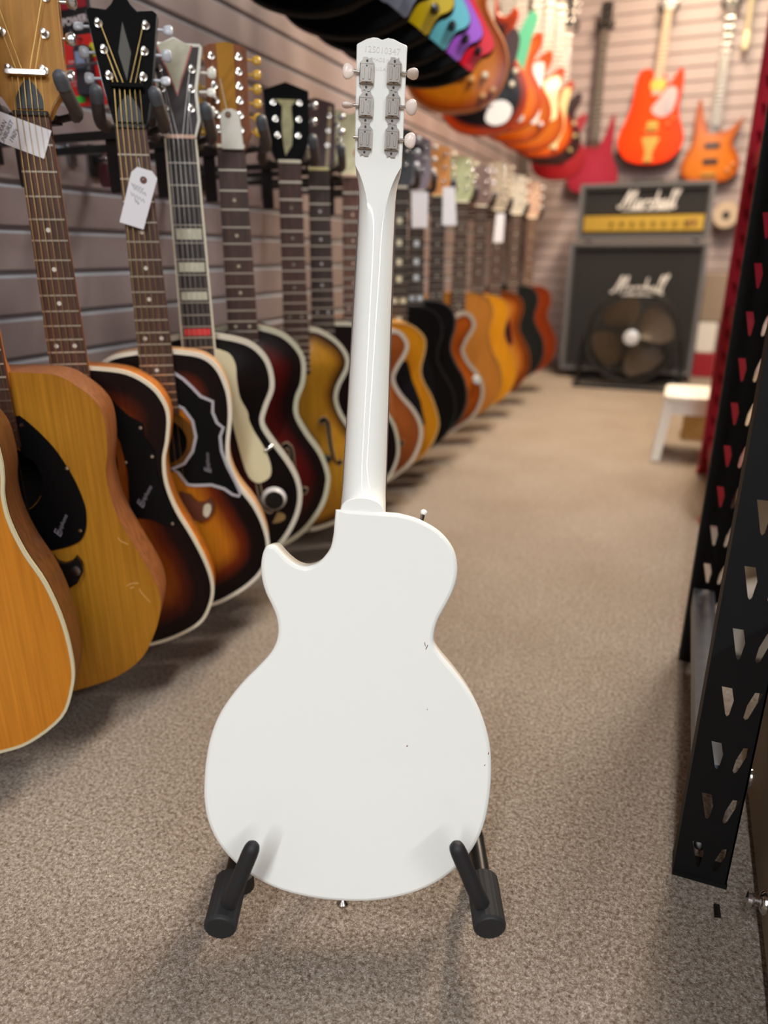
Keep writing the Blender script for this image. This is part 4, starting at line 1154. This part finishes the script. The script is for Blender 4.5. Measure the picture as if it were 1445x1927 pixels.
U += [
    dict(key='U6', short='orange sunburst single-cutaway electric', label='orange sunburst single-cutaway electric guitar with cream knobs, after the coloured ones', X=-.80, Y=2.60, zb=1.18, yaw=20, out=LP, k=1.08, side='7a3408', top=SB, bind='a8642a', kn=[(.09, .1, 'e6dcc4'), (.115, .06, 'c89a70'), (.05, .09, 'd8a868'), (.085, .045, 'd0a070')], pu=[(.19, .08, .038, '151312'), (.28, .08, .038, '151312')], fbc='8a6a40', neckc='c07a2a'),
    dict(key='U7', short='black electric with red-orange edge', label='glossy black electric guitar with red-orange sides and a large white plate', X=-.80, Y=2.96, zb=1.16, yaw=20, out=LP, k=1.05, side='b03c0c', top=[(0, 'a8380a'), (.012, '8a2c0a'), (.03, '0c0b0e'), (.15, '101014')], extra=[('white_plate', [(.01, .05), (.045, .03), (.09, .045), (.105, .085), (.075, .11), (.03, .10)], 'f4f6f6')], kn=[(.10, .16, 'e8e2cc'), (.11, .20, 'dcd8c0')], fbc='b9a68c', pg=[(.05, .26), (.1, .22), (.12, .3), (.09, .33)], pgc='3a1a18'),  # the white shape is a thin raised patch low on the black top
    dict(key='U8', short='burst electric with green guard', label='small orange burst electric guitar with green pickguard strip', X=-.79, Y=3.24, zb=1.21, yaw=20, out=STR, side='c04a10', top=[(0, 'a83a0a'), (.03, 'cf6a12'), (.15, 'd88a1a')], pg=[(.02, .2), (.06, .19), (.085, .26), (.1, .33), (.12, .40), (.09, .42), (.05, .35), (.02, .28)], pgc='58b88a', fbc='9a8872', neckc='a08c70', kn=[(.085, .10, 'e0e0e0')], extra=[('control_plate', [(.0, .04), (.075, .035), (.08, .06), (.0, .065)], 'c8c8c8')], jz=.3),
    dict(key='U9', short='burst electric with white guard', label='orange burst electric guitar with long white pickguard, beside the green-guard one', X=-.79, Y=3.48, zb=1.2, yaw=20, out=STR, side='b8500e', top=[(0, 'a03a0a'), (.03, 'b05a0e'), (.15, 'c07416')], pg=[(.0, .2), (.04, .1), (.085, .07), (.105, .12), (.1, .2), (.11, .3), (.06, .3), (.0, .3)], pgc='e6e4e2', fbc='9a8872', neckc='a08c70', pu=[(.17, .07, .018, 'f0eee8'), (.24, .07, .018, 'f0eee8')], kn=[(.11, .07, 'd8d8dc')]),
    dict(key='U10', short='cream guard burst electric', label='orange burst double-cutaway electric guitar with broad cream pickguard', X=-.785, Y=3.78, zb=1.2, yaw=20, out=STR, side='b44a0c', top=[(0, '983408'), (.03, 'b05a0e'), (.15, 'c07014')], pg=[(-.06, .32), (-.03, .2), (.02, .14), (.06, .12), (.12, .14), (.115, .22), (.125, .3), (.09, .31), (.04, .29), (0, .34)], pgc='e8d9a4', fbc='9a8872', neckc='a08c70', pu=[(.16, .07, .018, 'f0e6c0'), (.22, .07, .018, 'f0e6c0')]),
    dict(key='U11', short='pearl guard burst electric', label='dark orange electric guitar with pearly scalloped pickguard along its right side', X=-.785, Y=4.08, zb=1.2, yaw=20, out=STR, side='8a2a10', top=[(0, '8a2808'), (.03, 'c85a0c'), (.15, 'd87a18')], pg=[(.02, .08), (.06, .04), (.09, .08), (.11, .14), (.115, .22), (.13, .31), (.09, .31), (.07, .22), (.05, .15)], pgc='c9b983', fbc='9a8872', neckc='a08c70', kn=[(.07, .05, 'f0d8b4')]),
    dict(key='U12', short='dark brown electric', label='dark brown electric guitar with cream knobs near the far corner', X=-.785, Y=4.38, zb=1.2, yaw=20, out=STR, side='2a1a18', top=[(0, '2a1614'), (.15, '3a2420')], kn=[(.11, .2, 'b8a878'), (.12, .14, 'b8a878'), (.1, .07, 'a89868')], fbc='8a7a6c'),
    dict(key='U13', short='dull red electric', label='dull red electric guitar last in the upper row by the corner', X=-.80, Y=4.72, zb=1.15, yaw=15, out=STR, side='8a1a22', top=[(0, '8a1a22'), (.15, '9a2228')], fbc='7a6a60'),
]
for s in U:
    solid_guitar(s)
# guitars on the back wall
BWG = 'guitars hung on the back wall'
solid_guitar(dict(key='W0', name='archtop_guitar', short='bright orange', label='bright orange single-cutaway guitar with gold vibrato hanging on the back wall', group=BWG, X=-.325, Y=5.13, zb=1.255, hang=0, roll=.03, out=[(0, 0), (.07, .006), (.13, .03), (.175, .08), (.19, .135), (.178, .19), (.152, .25), (.135, .31), (.138, .37), (.140, .43), (.137, .49), (.118, .515), (.095, .49), (.075, .45), (.05, .43), (.038, .45), (.032, .49), (-.03, .49), (-.05, .515), (-.09, .518), (-.120, .49), (-.13, .44), (-.132, .37), (-.14, .31), (-.16, .25), (-.185, .19), (-.195, .135), (-.18, .08), (-.135, .03), (-.07, .006)], side='c82c04', top=[(0, 'ee3c06'), (.15, 'f54806')], thick=.06, pg=[(-.02, .30), (.04, .26), (.10, .29), (.115, .40), (.06, .42), (.02, .36)], pgc='b9a8ac', pu=[(.43, .09, .06, 'd9b25a'), (.22, .07, .035, 'd9b25a')], bc='d9b25a', bz=.19, scale=.62, kn=[(.09, .22, 'd9702a'), (.115, .25, 'd9702a')], extra=[('vibrato_frame', [(-.045, .15), (.045, .15), (.04, .12), (.02, .06), (.025, .02), (-.025, .02), (-.02, .06), (-.04, .12)], 'd9b25a'), ('knob_plate', [(.055, .36), (.09, .34), (.085, .28), (.05, .30)], 'a8a0a8')], fbc='a88a6a', neckc='b06a3a', jz=.42))
solid_guitar(dict(key='W1', name='bass_guitar', cat='bass', short='natural bass', label='honey wood bass guitar with black pickups on the back wall above the amplifier', group=BWG, X=.035, Y=5.16, zb=1.14, hang=0, out=BASS, k=1.02, side='a04c10', top=[(0, '9a4408'), (.03, 'c06a12'), (.15, 'cc761c')], pu=[(.205, .085, .026, '17161a'), (.12, .085, .026, '17161a')], bc='c8a050', bz=.05, scale=.86, kn=[(.1, .07, 'd08a60'), (.125, .1, 'd08a60')], fbc='4f4540', neckc='6a5a50', jz=.27))
solid_guitar(dict(key='W2', name='bass_guitar', cat='bass', short='rose red bass', label='rose red bass guitar with pointed horn on the back wall, left of the orange guitar', group=BWG, X=-.655, Y=5.16, zb=1.10, hang=0, out=[(-x, z) for x, z in BASS][::-1], k=1.0, side='8a2234', top=[(0, '98283a'), (.15, 'a8344a')], fbc='4f4540', neckc='5a4038', bz=.05, scale=.86, jz=.27))
for x, z, nm in ((-.305, 1.255 + .19 + .62 + .02, 'orange single-cutaway guitar'), (.035, 1.14 + .05 + .86 + .02, 'honey wood bass'), (-.655, 1.10 + .05 + .86 + .02, 'rose red bass')):
    h = thing('guitar_hanger', 'short black hanger on the back wall holding the ' + nm, 'hanger', (x, 5.16, z), (0, 0, 0), 'hangers on the back wall')
    part('arm', MB().box((0, .05, -.01), (.014, .08, .014)), M_tube, h, 0)
    for sx in (-1, 1):
        part('prong', MB().tube([(0, .025, -.012), (sx * .045, .02, -.012), (sx * .050, -.02, .0), (sx * .048, -.03, .016)], .008, 8), M_rub, h)

# ================================================================== AMPLIFIER STACK
AY = 4.65
M_tolex = mat('black_tolex', '2f2f31', .75, bump=.2, nscale=400)
M_grille = mat('black_grille_cloth', '1e1e20', .9, noise=.2, nscale=300)
M_pipe = mat('grey_vinyl_edge', '5d5d60', .6)
M_logo = mat('white_script_plastic', 'dedcda', .35)


def script_logo(parent, cx, y, cz, w):
    """white script wordmark"""
    S_ = [[(.0, .22), (.05, .10), (.16, .16), (.30, .55), (.42, 1.0), (.47, .96), (.44, .5), (.42, .08)], [(.42, .08), (.56, .55), (.72, 1.0), (.77, .97), (.74, .5), (.72, .12), (.80, .02), (.90, .12)],
          [(1.18, .42), (1.06, .46), (.95, .28), (.97, .06), (1.08, .06), (1.18, .40), (1.17, .08), (1.24, .03), (1.32, .14)],
          [(1.34, .46), (1.36, .24), (1.34, .03)], [(1.36, .24), (1.44, .42), (1.54, .44)],
          [(1.82, .40), (1.72, .46), (1.64, .36), (1.74, .24), (1.80, .12), (1.70, .02), (1.60, .08)],
          [(1.92, 1.0), (1.92, .5), (1.90, .03)], [(1.91, .28), (2.0, .44), (2.09, .40), (2.09, .10), (2.14, .03), (2.2, .12)],
          [(2.46, .42), (2.34, .46), (2.24, .28), (2.26, .06), (2.36, .06), (2.46, .40), (2.45, .08), (2.52, .03), (2.58, .2)],
          [(2.58, .2), (2.70, .7), (2.76, 1.05), (2.68, 1.0), (2.66, .5), (2.68, .06), (2.76, .1), (2.80, .2)],
          [(2.80, .2), (2.93, .7), (3.02, 1.12), (2.92, 1.05), (2.88, .5), (2.92, .05), (3.05, .12)]]
    k = w / 3.05
    mb = MB()
    for st_ in S_:
        p = spline([((x - 1.5 + .22 * (z - .5)) * k, z * k - .4 * k) for x, z in st_], 4, False)
        n = len(p)
        mb.tube([(x, 0, z) for x, z in p], [k * (.036 + .026 * math.sin(math.pi * i / (n - 1))) for i in range(n)], 6)
    mb.box(((-.05) * k, 0, -.42 * k), (2.6 * k, .005, .05 * k), None)
    return part('script_logo', mb, M_logo, parent, 0, 'white script wordmark', (cx, y, cz))


def frame_box(name, x0, x1, z0, z1, depth, parent, t=.035):
    mb = MB()
    xc, zc, w, h = (x0 + x1) / 2, (z0 + z1) / 2, x1 - x0, z1 - z0
    mb.box((x0 + t / 2, depth / 2, zc), (t, depth, h)).box((x1 - t / 2, depth / 2, zc), (t, depth, h))
    mb.box((xc, depth / 2, z0 + t / 2), (w - 2 * t, depth, t)).box((xc, depth / 2, z1 - t / 2), (w - 2 * t, depth, t))
    mb.box((xc, depth - .01, zc), (w - 2 * t, .02, h - 2 * t))
    o = part(name, mb, M_tolex, parent, 0)
    e = MB()
    for xa in (x0, x1):
        e.box((xa + (.011 if xa == x0 else -.011), -.002, zc), (.022, .008, h))
    e.box((xc, -.002, z0 + .009), (w - .044, .008, .018)).box((xc, -.002, z1 - .009), (w - .044, .008, .018))
    part('edge_trim', e, M_pipe, o, 0, 'grey edge piping')
    return o


cab = thing('speaker_cabinet', 'tall black guitar speaker cabinet with white script logo behind the fan', 'amplifier', (-.295, AY, 0))
frame_box('cabinet', -.385, .385, .05, .80, .36, cab)
part('grille_cloth', MB().box((0, .022, .425), (.70, .01, .68)), M_grille, cab, 0)
script_logo(cab, .03, .012, .545, .30)
for sx in (-1, 1):
    part('caster', MB().tube([(sx * .31 - .012, .05, .026), (sx * .31 + .012, .05, .026)], .025, 14).box((sx * .31, .06, .045), (.05, .05, .012)), M_rub, cab)
    part('caster', MB().tube([(sx * .31 - .012, .31, .026), (sx * .31 + .012, .31, .026)], .025, 14).box((sx * .31, .31, .045), (.05, .05, .012)), M_rub, cab)
    part('handle', MB().rbox((sx * .386, .18, .5), (.012, .14, .08), .005), M_rub, cab)
hd_ = thing('guitar_amplifier', 'black amplifier head with white script logo and gold control panel on the cabinet', 'amplifier', (-.285, AY + .02, .803))
frame_box('case', -.365, .365, .012, .315, .27, hd_)
part('grille_cloth', MB().box((0, .022, .215), (.66, .01, .13)), M_grille, hd_, 0)
script_logo(hd_, .02, .012, .215, .32)
pn = part('control_panel', MB().box((0, .012, .10), (.66, .012, .085)), mat('brushed_gold_panel', 'c9a544', .35, .6), hd_, 0, 'gold control panel')
km = MB().lathe([(.012, 0), (.0115, .006), (.008, .016), (.0005, .017)], 14, Matrix.Rotation(R(90), 4, 'X')).mesh('knob', mat('amp_knob', '8a7434', .35, .6))
for i in range(8):
    link('knob', km, pn, (-.17 + i * .058, .006, .10))
part('rocker_switch', MB().box((.28, .004, .10), (.018, .01, .03)).box((.25, .004, .10), (.018, .01, .03)), mat('switch_red', '6a3028', .4), pn, 0)
for x in (-.30, .30):
    part('rubber_foot', MB().lathe([(.018, 0), (.018, .012), (.001, .012)], 12, Matrix.Translation((x, .06, 0))), M_rub, hd_)
part('top_handle', MB().tube([(-.10, .13, .314), (-.08, .13, .335), (.08, .13, .335), (.10, .13, .314)], .009, 8), M_rub, hd_)

# ------------------------------------------------------------------ fan
fx, fy, fz = -.255, 4.46, .285
fan = thing('floor_fan', 'large round dark floor fan with pale hub badge in front of the speaker cabinet', 'fan', (fx, fy, 0))
M_wire = mat('dark_grey_wire', '4a4845', .45, .6)
M_fan = mat('dark_bronze_blade', '574a3b', .4, .3)
RF = .255
g = part('cage_rim', MB(), M_wire, fan) if False else None
rim = MB()
for y, rr in ((-.045, RF), (.045, RF)):
    rim.tube([(RF * math.cos(2 * math.pi * i / 40), y, fz + RF * math.sin(2 * math.pi * i / 40)) for i in range(41)], .008, 6)
rim.loft([[(RF * math.cos(2 * math.pi * i / 40) * q, y, fz + RF * math.sin(2 * math.pi * i / 40) * q) for i in range(40)] for y, q in ((-.045, 1), (.045, 1))], False)
cage = part('cage', rim, mat('fan_shroud', '2b2927', .5, .3), fan)
for k in range(5):
    rr = RF * (k + 1) / 6
    part('guard_ring', MB().tube([(rr * math.cos(2 * math.pi * i / 30), -.075 + .03 * (rr / RF), fz + rr * math.sin(2 * math.pi * i / 30)) for i in range(31)], .0016, 4, None, 0, False), M_wire, cage)
wm = MB().tube([(.04, -.074, 0), (.15, -.066, 0), (RF, -.045, 0)], .0016, 4, None, 0, False).mesh('guard_wire', M_wire)
for k in range(36):
    link('guard_wire', wm, cage, (0, 0, fz), (0, 2 * math.pi * k / 36, 0))
part('hub_badge', MB().lathe([(.043, 0), (.042, .006), (.03, .010), (.001, .011)], 24, Matrix.Translation((0, -.074, fz)) @ Matrix.Rotation(R(90), 4, 'X')), mat('hub_silver', 'd3d9e2', .3, .3), fan, 50, 'pale silver round badge')
for k in range(4):
    a0 = 2 * math.pi * k / 4 + .5
    rows = []
    for i in range(7):
        r = .05 + (.225 - .05) * i / 6
        hw = .30 + .42 * math.sin(math.pi * min(1, .25 + .6 * i / 6))
        rows.append([(r * math.cos(a0 + t * hw), -.02 + .03 * t, fz + r * math.sin(a0 + t * hw)) for t in (-1, -.6, -.2, .2, .6, 1)])
    bl = MB()
    n = 6
    vs = [p for r in rows for p in r]
    bl.add(vs, [(i * n + j, i * n + j + 1, (i + 1) * n + j + 1, (i + 1) * n + j) for i in range(6) for j in range(5)])
    b2 = [(p[0], p[1] + .003, p[2]) for p in vs]
    bl.add(b2, [(i * n + j, (i + 1) * n + j, (i + 1) * n + j + 1, i * n + j + 1) for i in range(6) for j in range(5)])
    part('fan_blade', bl, M_fan, fan, 60)
part('motor', MB().lathe([(.055, -.01), (.06, .03), (.05, .10), (.02, .12)], 18, Matrix.Translation((0, 0, fz)) @ Matrix.Rotation(R(-90), 4, 'X')), M_rub, fan)
sd = MB()
for sx in (-1, 1):
    sd.tube([(sx * .265, 0, fz), (sx * .285, 0, .16), (sx * .285, 0, .014)], .012, 8)
    sd.tube([(sx * .285, -.16, .014), (sx * .285, .12, .014)], .014, 8)
sd.tube([(-.285, .12, .014), (.285, .12, .014)], .012, 8)
sd.tube([(-.285, -.16, .014), (.285, -.16, .014)], .012, 8)
part('stand', sd, M_tube, fan)

# ------------------------------------------------------------------ white stool
stl = thing('step_stool', 'low white plastic stool standing on the carpet by the red post', 'stool', (.095, 2.93, 0))
M_stool = mat('white_stool', 'f2efe4', .4)
part('seat', MB().rbox((0, 0, 0), (.24, .022, .27), .03, 4, Matrix.Translation((0, 0, .234)) @ Matrix.Rotation(R(90), 4, 'X')), M_stool, stl, 40)
ap = MB()
ap.box((0, -.118, .2), (.19, .012, .05)).box((0, .118, .2), (.19, .012, .05)).box((-.105, 0, .2), (.012, .22, .05)).box((.105, 0, .2), (.012, .22, .05))
part('apron', ap, M_stool, stl, 0)
for sx in (-1, 1):
    for sy in (-1, 1):
        part('leg', MB().loft([[(sx * (cx_ + a), sy * (cy_ + b), z) for a, b in ((-.016, -.014), (.016, -.014), (.016, .014), (-.016, .014))] for cx_, cy_, z in ((.122, .135, 0), (.098, .112, .226))]), M_stool, stl, 0)
solid('cardboard_box', MB().box((0, 0, .075), (.14, .16, .15)).box((0, -.0805, .075), (.04, .001, .15)), mat('tan_cardboard', 'b08d58', .8), 'small tan cardboard box behind the white stool', 'box', None, 0, (.13, 3.25, 0))

# ================================================================== SHELVING RACK AT THE RIGHT
M_rack = mat('black_powder_coat', '0d0d0e', .65, noise=.2, nscale=30, spec=.25)
SL = [(.0155, 0), (.026, 0), (.0302, -.016), (.0282, -.0355), (.0262, -.038), (.0243, -.0355)]
SR = [(.049, .0), (.0572, .001), (.0475, -.0355), (.0448, -.038), (.0425, -.0345), (.0438, -.018)]


def slotted_post(root, x, y, top, m, nm='post', w=.061, fl=.034, pitch=.0733, z_first=.058, web=0):
    holes = []
    z = z_first
    while z < top - .02:
        for q in (SL, SR):
            h = [(a * w / .061, z + b) for a, b in q]
            holes.append(h if area2(h) > 0 else h[::-1])
        z += pitch
    p = MB().plate([(0, .0), (w, .0), (w, top), (0, top)], holes, 0, .002)
    p.box((.001, fl / 2 + .001, top / 2), (.002, fl, top))
    p.box((w - .001, fl * .5, top / 2), (.002, fl, top))
    if web:
        p.box((w / 2, fl, top / 2), (w, .002, top)).box((w - .001, fl / 2, top / 2), (.002, fl, top))
    return part(nm, p, m, root, 0, None, (x, y, 0))


rk = thing('shelving_rack', 'black slotted steel shelving rack with keyhole-punched posts at the right edge', 'rack', (.078, .77, 0))
for dx, dy in ((0, 0), (0, .54), (.50, 0), (.50, .54)):
    slotted_post(rk, dx, dy, 1.95, M_rack)
    part('post_foot', MB().box((dx + .0305, dy + .0165, .003), (.0625, .0365, .006)), M_rack, rk, 0)
part('shelf_beam', MB().box((.022, .272, .140), (.034, .505, .04)), mat('grey_steel_beam', '6e737c', .45, noise=.1), rk, 0, 'grey steel beam joining the two posts')
part('shelf_beam', MB().box((.28, .020, .575), (.44, .03, .04)), M_rack, rk, 0)
part('shelf_beam', MB().box((.28, .556, .575), (.44, .03, .04)), M_rack, rk, 0)
part('shelf_beam', MB().box((.53, .272, .575), (.034, .505, .04)), M_rack, rk, 0)
part('shelf_board', MB().box((.30, .288, .602), (.48, .50, .014)), M_rack, rk, 0)
bolt = MB().lathe([(.007, 0), (.0065, .003), (.003, .005), (.0003, .0052)], 12, Matrix.Rotation(R(90), 4, 'X')).mesh('bolt', mat('zinc_bolt', 'a9adb2', .3, 1.))
for dx, dz in ((.022, .045), (.022, .045)):
    b = link('bolt', bolt, rk, (dx + .003, .012, dz))
    break
case_ = thing('speaker_cabinet', 'plain black speaker box on the rack shelf at the right edge', 'speaker', (.345, 1.06, .6115))
part('box', MB().rbox((0, 0, .29), (.40, .40, .56), .02), mat('black_vinyl', '0b0b0c', .6), case_)
part('grille', MB().box((0, -.201, .29), (.34, .006, .48)), M_grille, case_, 0)
for k, (dx, dy) in enumerate(((-.16, -.15), (.16, -.15), (-.16, .15), (.16, .15))):
    part('rubber_foot', MB().lathe([(.014, -.002), (.014, .012), (.001, .012)], 10, Matrix.Translation((dx, dy, 0))), M_rub, case_)
kh = thing('amplifier_case', 'khaki vinyl case with chrome studs on the floor inside the black rack', 'case', (.335, .735, 0))
part('case', MB().rbox((0, 0, .213), (.33, .52, .41), .018, 4, Matrix.Rotation(0, 4, 'Z')), mat('khaki_vinyl', '7a6b55', .7, bump=.3, nscale=500), kh, 50)
for y in (-.02, .2):
    part('chrome_stud', MB().lathe([(.014, 0), (.0135, .004), (.010, .007), (.006, .008), (.006, .013), (.009, .016), (.008, .020), (.0005, .022)], 18, Matrix.Translation((-.163, y, .048)) @ Matrix.Rotation(R(-90), 4, 'Y')), M_steel, kh, 40)
    part('case_foot', MB().lathe([(.016, 0), (.016, .014), (.001, .014)], 10, Matrix.Translation((-.1, y, 0))), M_rub, kh)
    part('case_foot', MB().lathe([(.016, 0), (.016, .014), (.001, .014)], 10, Matrix.Translation((.1, y, 0))), M_rub, kh)
cb = thing('upright_case', 'cream upright panel case with pale rounded cap behind the far black post', 'case', (.25, 1.50, 0))
part('panel', MB().rbox((0, 0, .21), (.20, .10, .42), .02), mat('cream_vinyl', 'cfc0a4', .6), cb)
part('cap', MB().rbox((0, 0, .432), (.19, .09, .026), .012), mat('white_cap', 'efece4', .4), cb)
wp = spline([(-.06, 0), (.06, 0), (.075, .05), (.06, .12), (.0, .15), (-.055, .13), (-.075, .06)], 4)
solid('cloth_bundle', MB().prism(wp, -.045, .045, None, 0, .02), mat('white_cloth', 'ddd5c8', .9, bump=.5, nscale=25), 'folded white cloth bundle on the floor behind the far black post', 'cloth', None, 50, (.222, 1.395, .0))
solid('scrap', MB().prism([(-.0035, -.008), (.003, -.009), (.004, .007), (-.003, .009)], -.002, .002, Matrix.Rotation(R(90), 4, 'X')), M_blk, 'tiny black plastic scrap on the carpet below the near rack post', 'scrap', None, 0, tuple(Vector((.1275, .7295, .0022))))

# red rack beyond
rr_ = thing('shelving_rack', 'glossy red slotted steel rack standing in the aisle beyond the black rack', 'rack', (.122, 2.67, 0))
M_red = mat('glossy_red_paint', 'ac1c34', .33, .35, coat=.5)
for dx, dy in ((0, 0), (.004, -.55), (.50, 0), (.504, -.55)):
    slotted_post(rr_, dx, dy, 2.2, M_red, 'post', .061, .036, .0733, .058 if dy == 0 else 9, 1)
    part('post_foot', MB().box((dx + .03, dy + .015, .004), (.072, .05, .008)), M_red, rr_, 0)
    part('corner_rib', MB().tube([(dx + .003, dy - .002, .01), (dx + .003, dy - .002, 2.19)], .006, 10), M_red, rr_, 60)
for z in (.10, .55, 1.0, 1.6):
    part('shelf_beam', MB().loft([[(.024, -.512, z - .025), (.049, -.512, z - .025), (.049, -.512, z + .025), (.024, -.512, z + .025)], [(.018, -.004, z - .025), (.043, -.004, z - .025), (.043, -.004, z + .025), (.018, -.004, z + .025)]]), M_red, rr_, 0)
    part('shelf_board', MB().box((.31, -.25, z + .032), (.48, .52, .012)), M_red, rr_, 0)

# ------------------------------------------------------------------ things by the back wall, right of the amplifier
solid('red_box', MB().rbox((0, 0, .075), (.12, .14, .15), .01), mat('red_carton', '8f1420', .5), 'dark red box at the bottom of the stack right of the amplifier', 'box', None, 30, (.160, 5.02, 0))
solid('white_box', MB().rbox((0, 0, .095), (.11, .13, .19), .015), mat('white_carton', 'd9d3cb', .5), 'white box between a red and a brown one right of the amplifier', 'box', None, 30, (.155, 5.02, .151))
solid('brown_box', MB().rbox((0, 0, .14), (.13, .14, .28), .01), mat('brown_carton', '8a7a6a', .8), 'brown carton on top of the white box right of the amplifier', 'box', None, 30, (.165, 5.02, .342))
rl = thing('paper_roll', 'pale paper roll on a black peg on the back wall right of the amplifier', 'roll', (.167, 5.17, .958))
part('roll', MB().loft([[(r * math.cos(2 * math.pi * i / 28), y, r * math.sin(2 * math.pi * i / 28)) for i in range(28)] for r, y in ((.022, -.05), (.072, -.05), (.075, -.046), (.075, .05), (.022, .05), (.022, -.05))], False), mat('kraft_paper', 'b9a692', .8), rl, 40)
part('peg', MB().tube([(0, -.055, 0), (0, .075, 0)], .0215, 12), M_rub, rl)
pole = thing('wall_pole', 'cream pole with a bright tip hanging high on the back wall above the bass', 'pole', (.135, 5.17, 1.83))
part('shaft', MB().tube([(0, 0, .09), (-.002, 0, .80)], .017, 10), mat('cream_pole', 'b9ad90', .5), pole)
part('tip', MB().lathe([(.0005, 0), (.015, .008), (.021, .03), (.021, .09), (.017, .10)], 14), mat('ivory_tip', 'e8dfb8', .4), pole)
part('bracket', MB().box((0, .04, .60), (.03, .08, .03)), M_tube, pole, 0)

# ------------------------------------------------------------------ packages on hooks at the left
M_hook = mat('zinc_wire', '8d8f94', .35, 1.)
PG = 'packaged accessories on hooks'


def package(Y, x0, x1, y0, y1, base, label, build):
    a, b = onY(x0, y0, Y), onY(x1, y1, Y)
    w, h = abs(b.x - a.x), abs(a.z - b.z)
    c = Vector(((a.x + b.x) / 2, Y, (a.z + b.z) / 2))
    p = thing('accessory_package', label, 'package', c, (0, 0, 0), PG)
    part('card', MB().rbox((0, 0, 0), (w, .006, h), .004), base, p, 30)
    build(p, w, h)
    hk = thing('display_hook', 'wire slatwall hook carrying the ' + label.split(',')[0].replace(' hanging', '').split(' behind')[0], 'hook', (c.x, Y, c.z + h / 2 - .008), (0, 0, 0), 'wire display hooks')
    part('rod', MB().tube([(WX - c.x + .004, .012, .002), (.002, .012, .002), (.0, -.02, .001), (0, -.028, .008)], .0025, 6), M_hook, hk)
    part('hook_plate', MB().rbox((WX - c.x + .004, .012, .002), (.006, .02, .04), .002), M_hook, hk)
    return p


def tuner_pack(p, w, h):
    part('clip_tuner', MB().rbox((w * .08, -.012, .005), (.034, .018, h * .56), .008).rbox((w * .12, -.014, -h * .26), (.042, .016, .03), .01), mat('dark_tuner_plastic', '2a2b33', .3), p)
    part('tuner_screen', MB().box((w * .08, -.0215, h * .12), (.02, .001, h * .22)), mat('tuner_display', '8a96b4', .3), p, 0)
    part('price_sticker', MB().rbox((-w * .22, -.0035, -h * .40), (.026, .001, .011), .004), mat('green_sticker', '3fc23a', .6), p)
    part('yellow_flash', MB().prism([(0, 0), (.02, .004), (.022, .02), (.006, .024), (-.004, .012)], -.003, -.0042, Matrix.Translation((w * .16, 0, h * .16))), mat('yellow_print', 'd9d02a', .6), p, 0)
    wm_ = mat('white_print', 'e8d8d8', .6)
    for x, z, n, sz in ((-w * .30, h * .14, 'TUNER', .006), (-w * .26, -h * .14, 'CHROMATIC', .005), (-w * .26, -h * .19, 'CLIP-ON', .005)):
        lettering(n, sz, wm_, p, (x, -.0034, z), 0, .0001, name='printed_lettering')


def black_pack(p, w, h):
    lettering('POWER', .017, mat('white_print', 'e8d8d8', .6), p, (.004, -.0034, -h * .16), 3, .0001, 0, .0004, name='printed_lettering')
    part('red_band', MB().box((0, -.0034, h * .12), (w * .9, .001, h * .16)), mat('red_print', 'a01c2c', .5), p, 0)
    part('pouch', MB().rbox((0, -.008, h * .34), (w * .75, .012, h * .22), .006), mat('maroon_pouch', '4a1420', .4), p)


M_redc = mat('red_card', 'd8251f', .45)
package(1.17, 118, 208, 71, 196, M_redc, 'red card package with clip-on tuner hanging behind the light wood headstock', tuner_pack)
package(1.122, 236, 301, 100, 222, M_redc, 'red card package mostly hidden behind the black diamond-inlay headstock', tuner_pack)
package(1.205, 98, 176, -30, 74, mat('black_card', '141214', .4), 'black card package with white lettering above the red tuner card', black_pack)
package(.93, -40, 9, 88, 180, M_redc, 'red card package cut by the left edge behind the light wood headstock', tuner_pack)
q = onY(193, 290, 1.19)
cp_ = thing('capo', 'small maroon capo with chrome clip hanging on the slatwall behind the black headstock', 'capo', q)
part('clip', MB().rbox((0, 0, 0), (.014, .012, .016), .004).rbox((.004, .002, -.012), (.010, .01, .012), .003), M_steel, cp_)
part('grip', MB().loft([[(x * k_, y * k_, z) for x, y in ((-.009, -.006), (.009, -.006), (.009, .006), (-.009, .006))] for z, k_ in ((-.016, .8), (-.03, 1), (-.05, 1.05), (-.058, .7))]), mat('maroon_grip', '4f242a', .5), cp_, 30)
hk = thing('display_hook', 'wire slatwall hook carrying the small maroon capo', 'hook', q, (0, 0, 0), 'wire display hooks')
part('rod', MB().tube([(WX - q.x + .004, .007, .004), (0, .007, .004), (.003, .007, .012)], .0025, 6), M_hook, hk)
part('hook_plate', MB().rbox((WX - q.x + .004, .007, .002), (.006, .02, .04), .002), M_hook, hk)
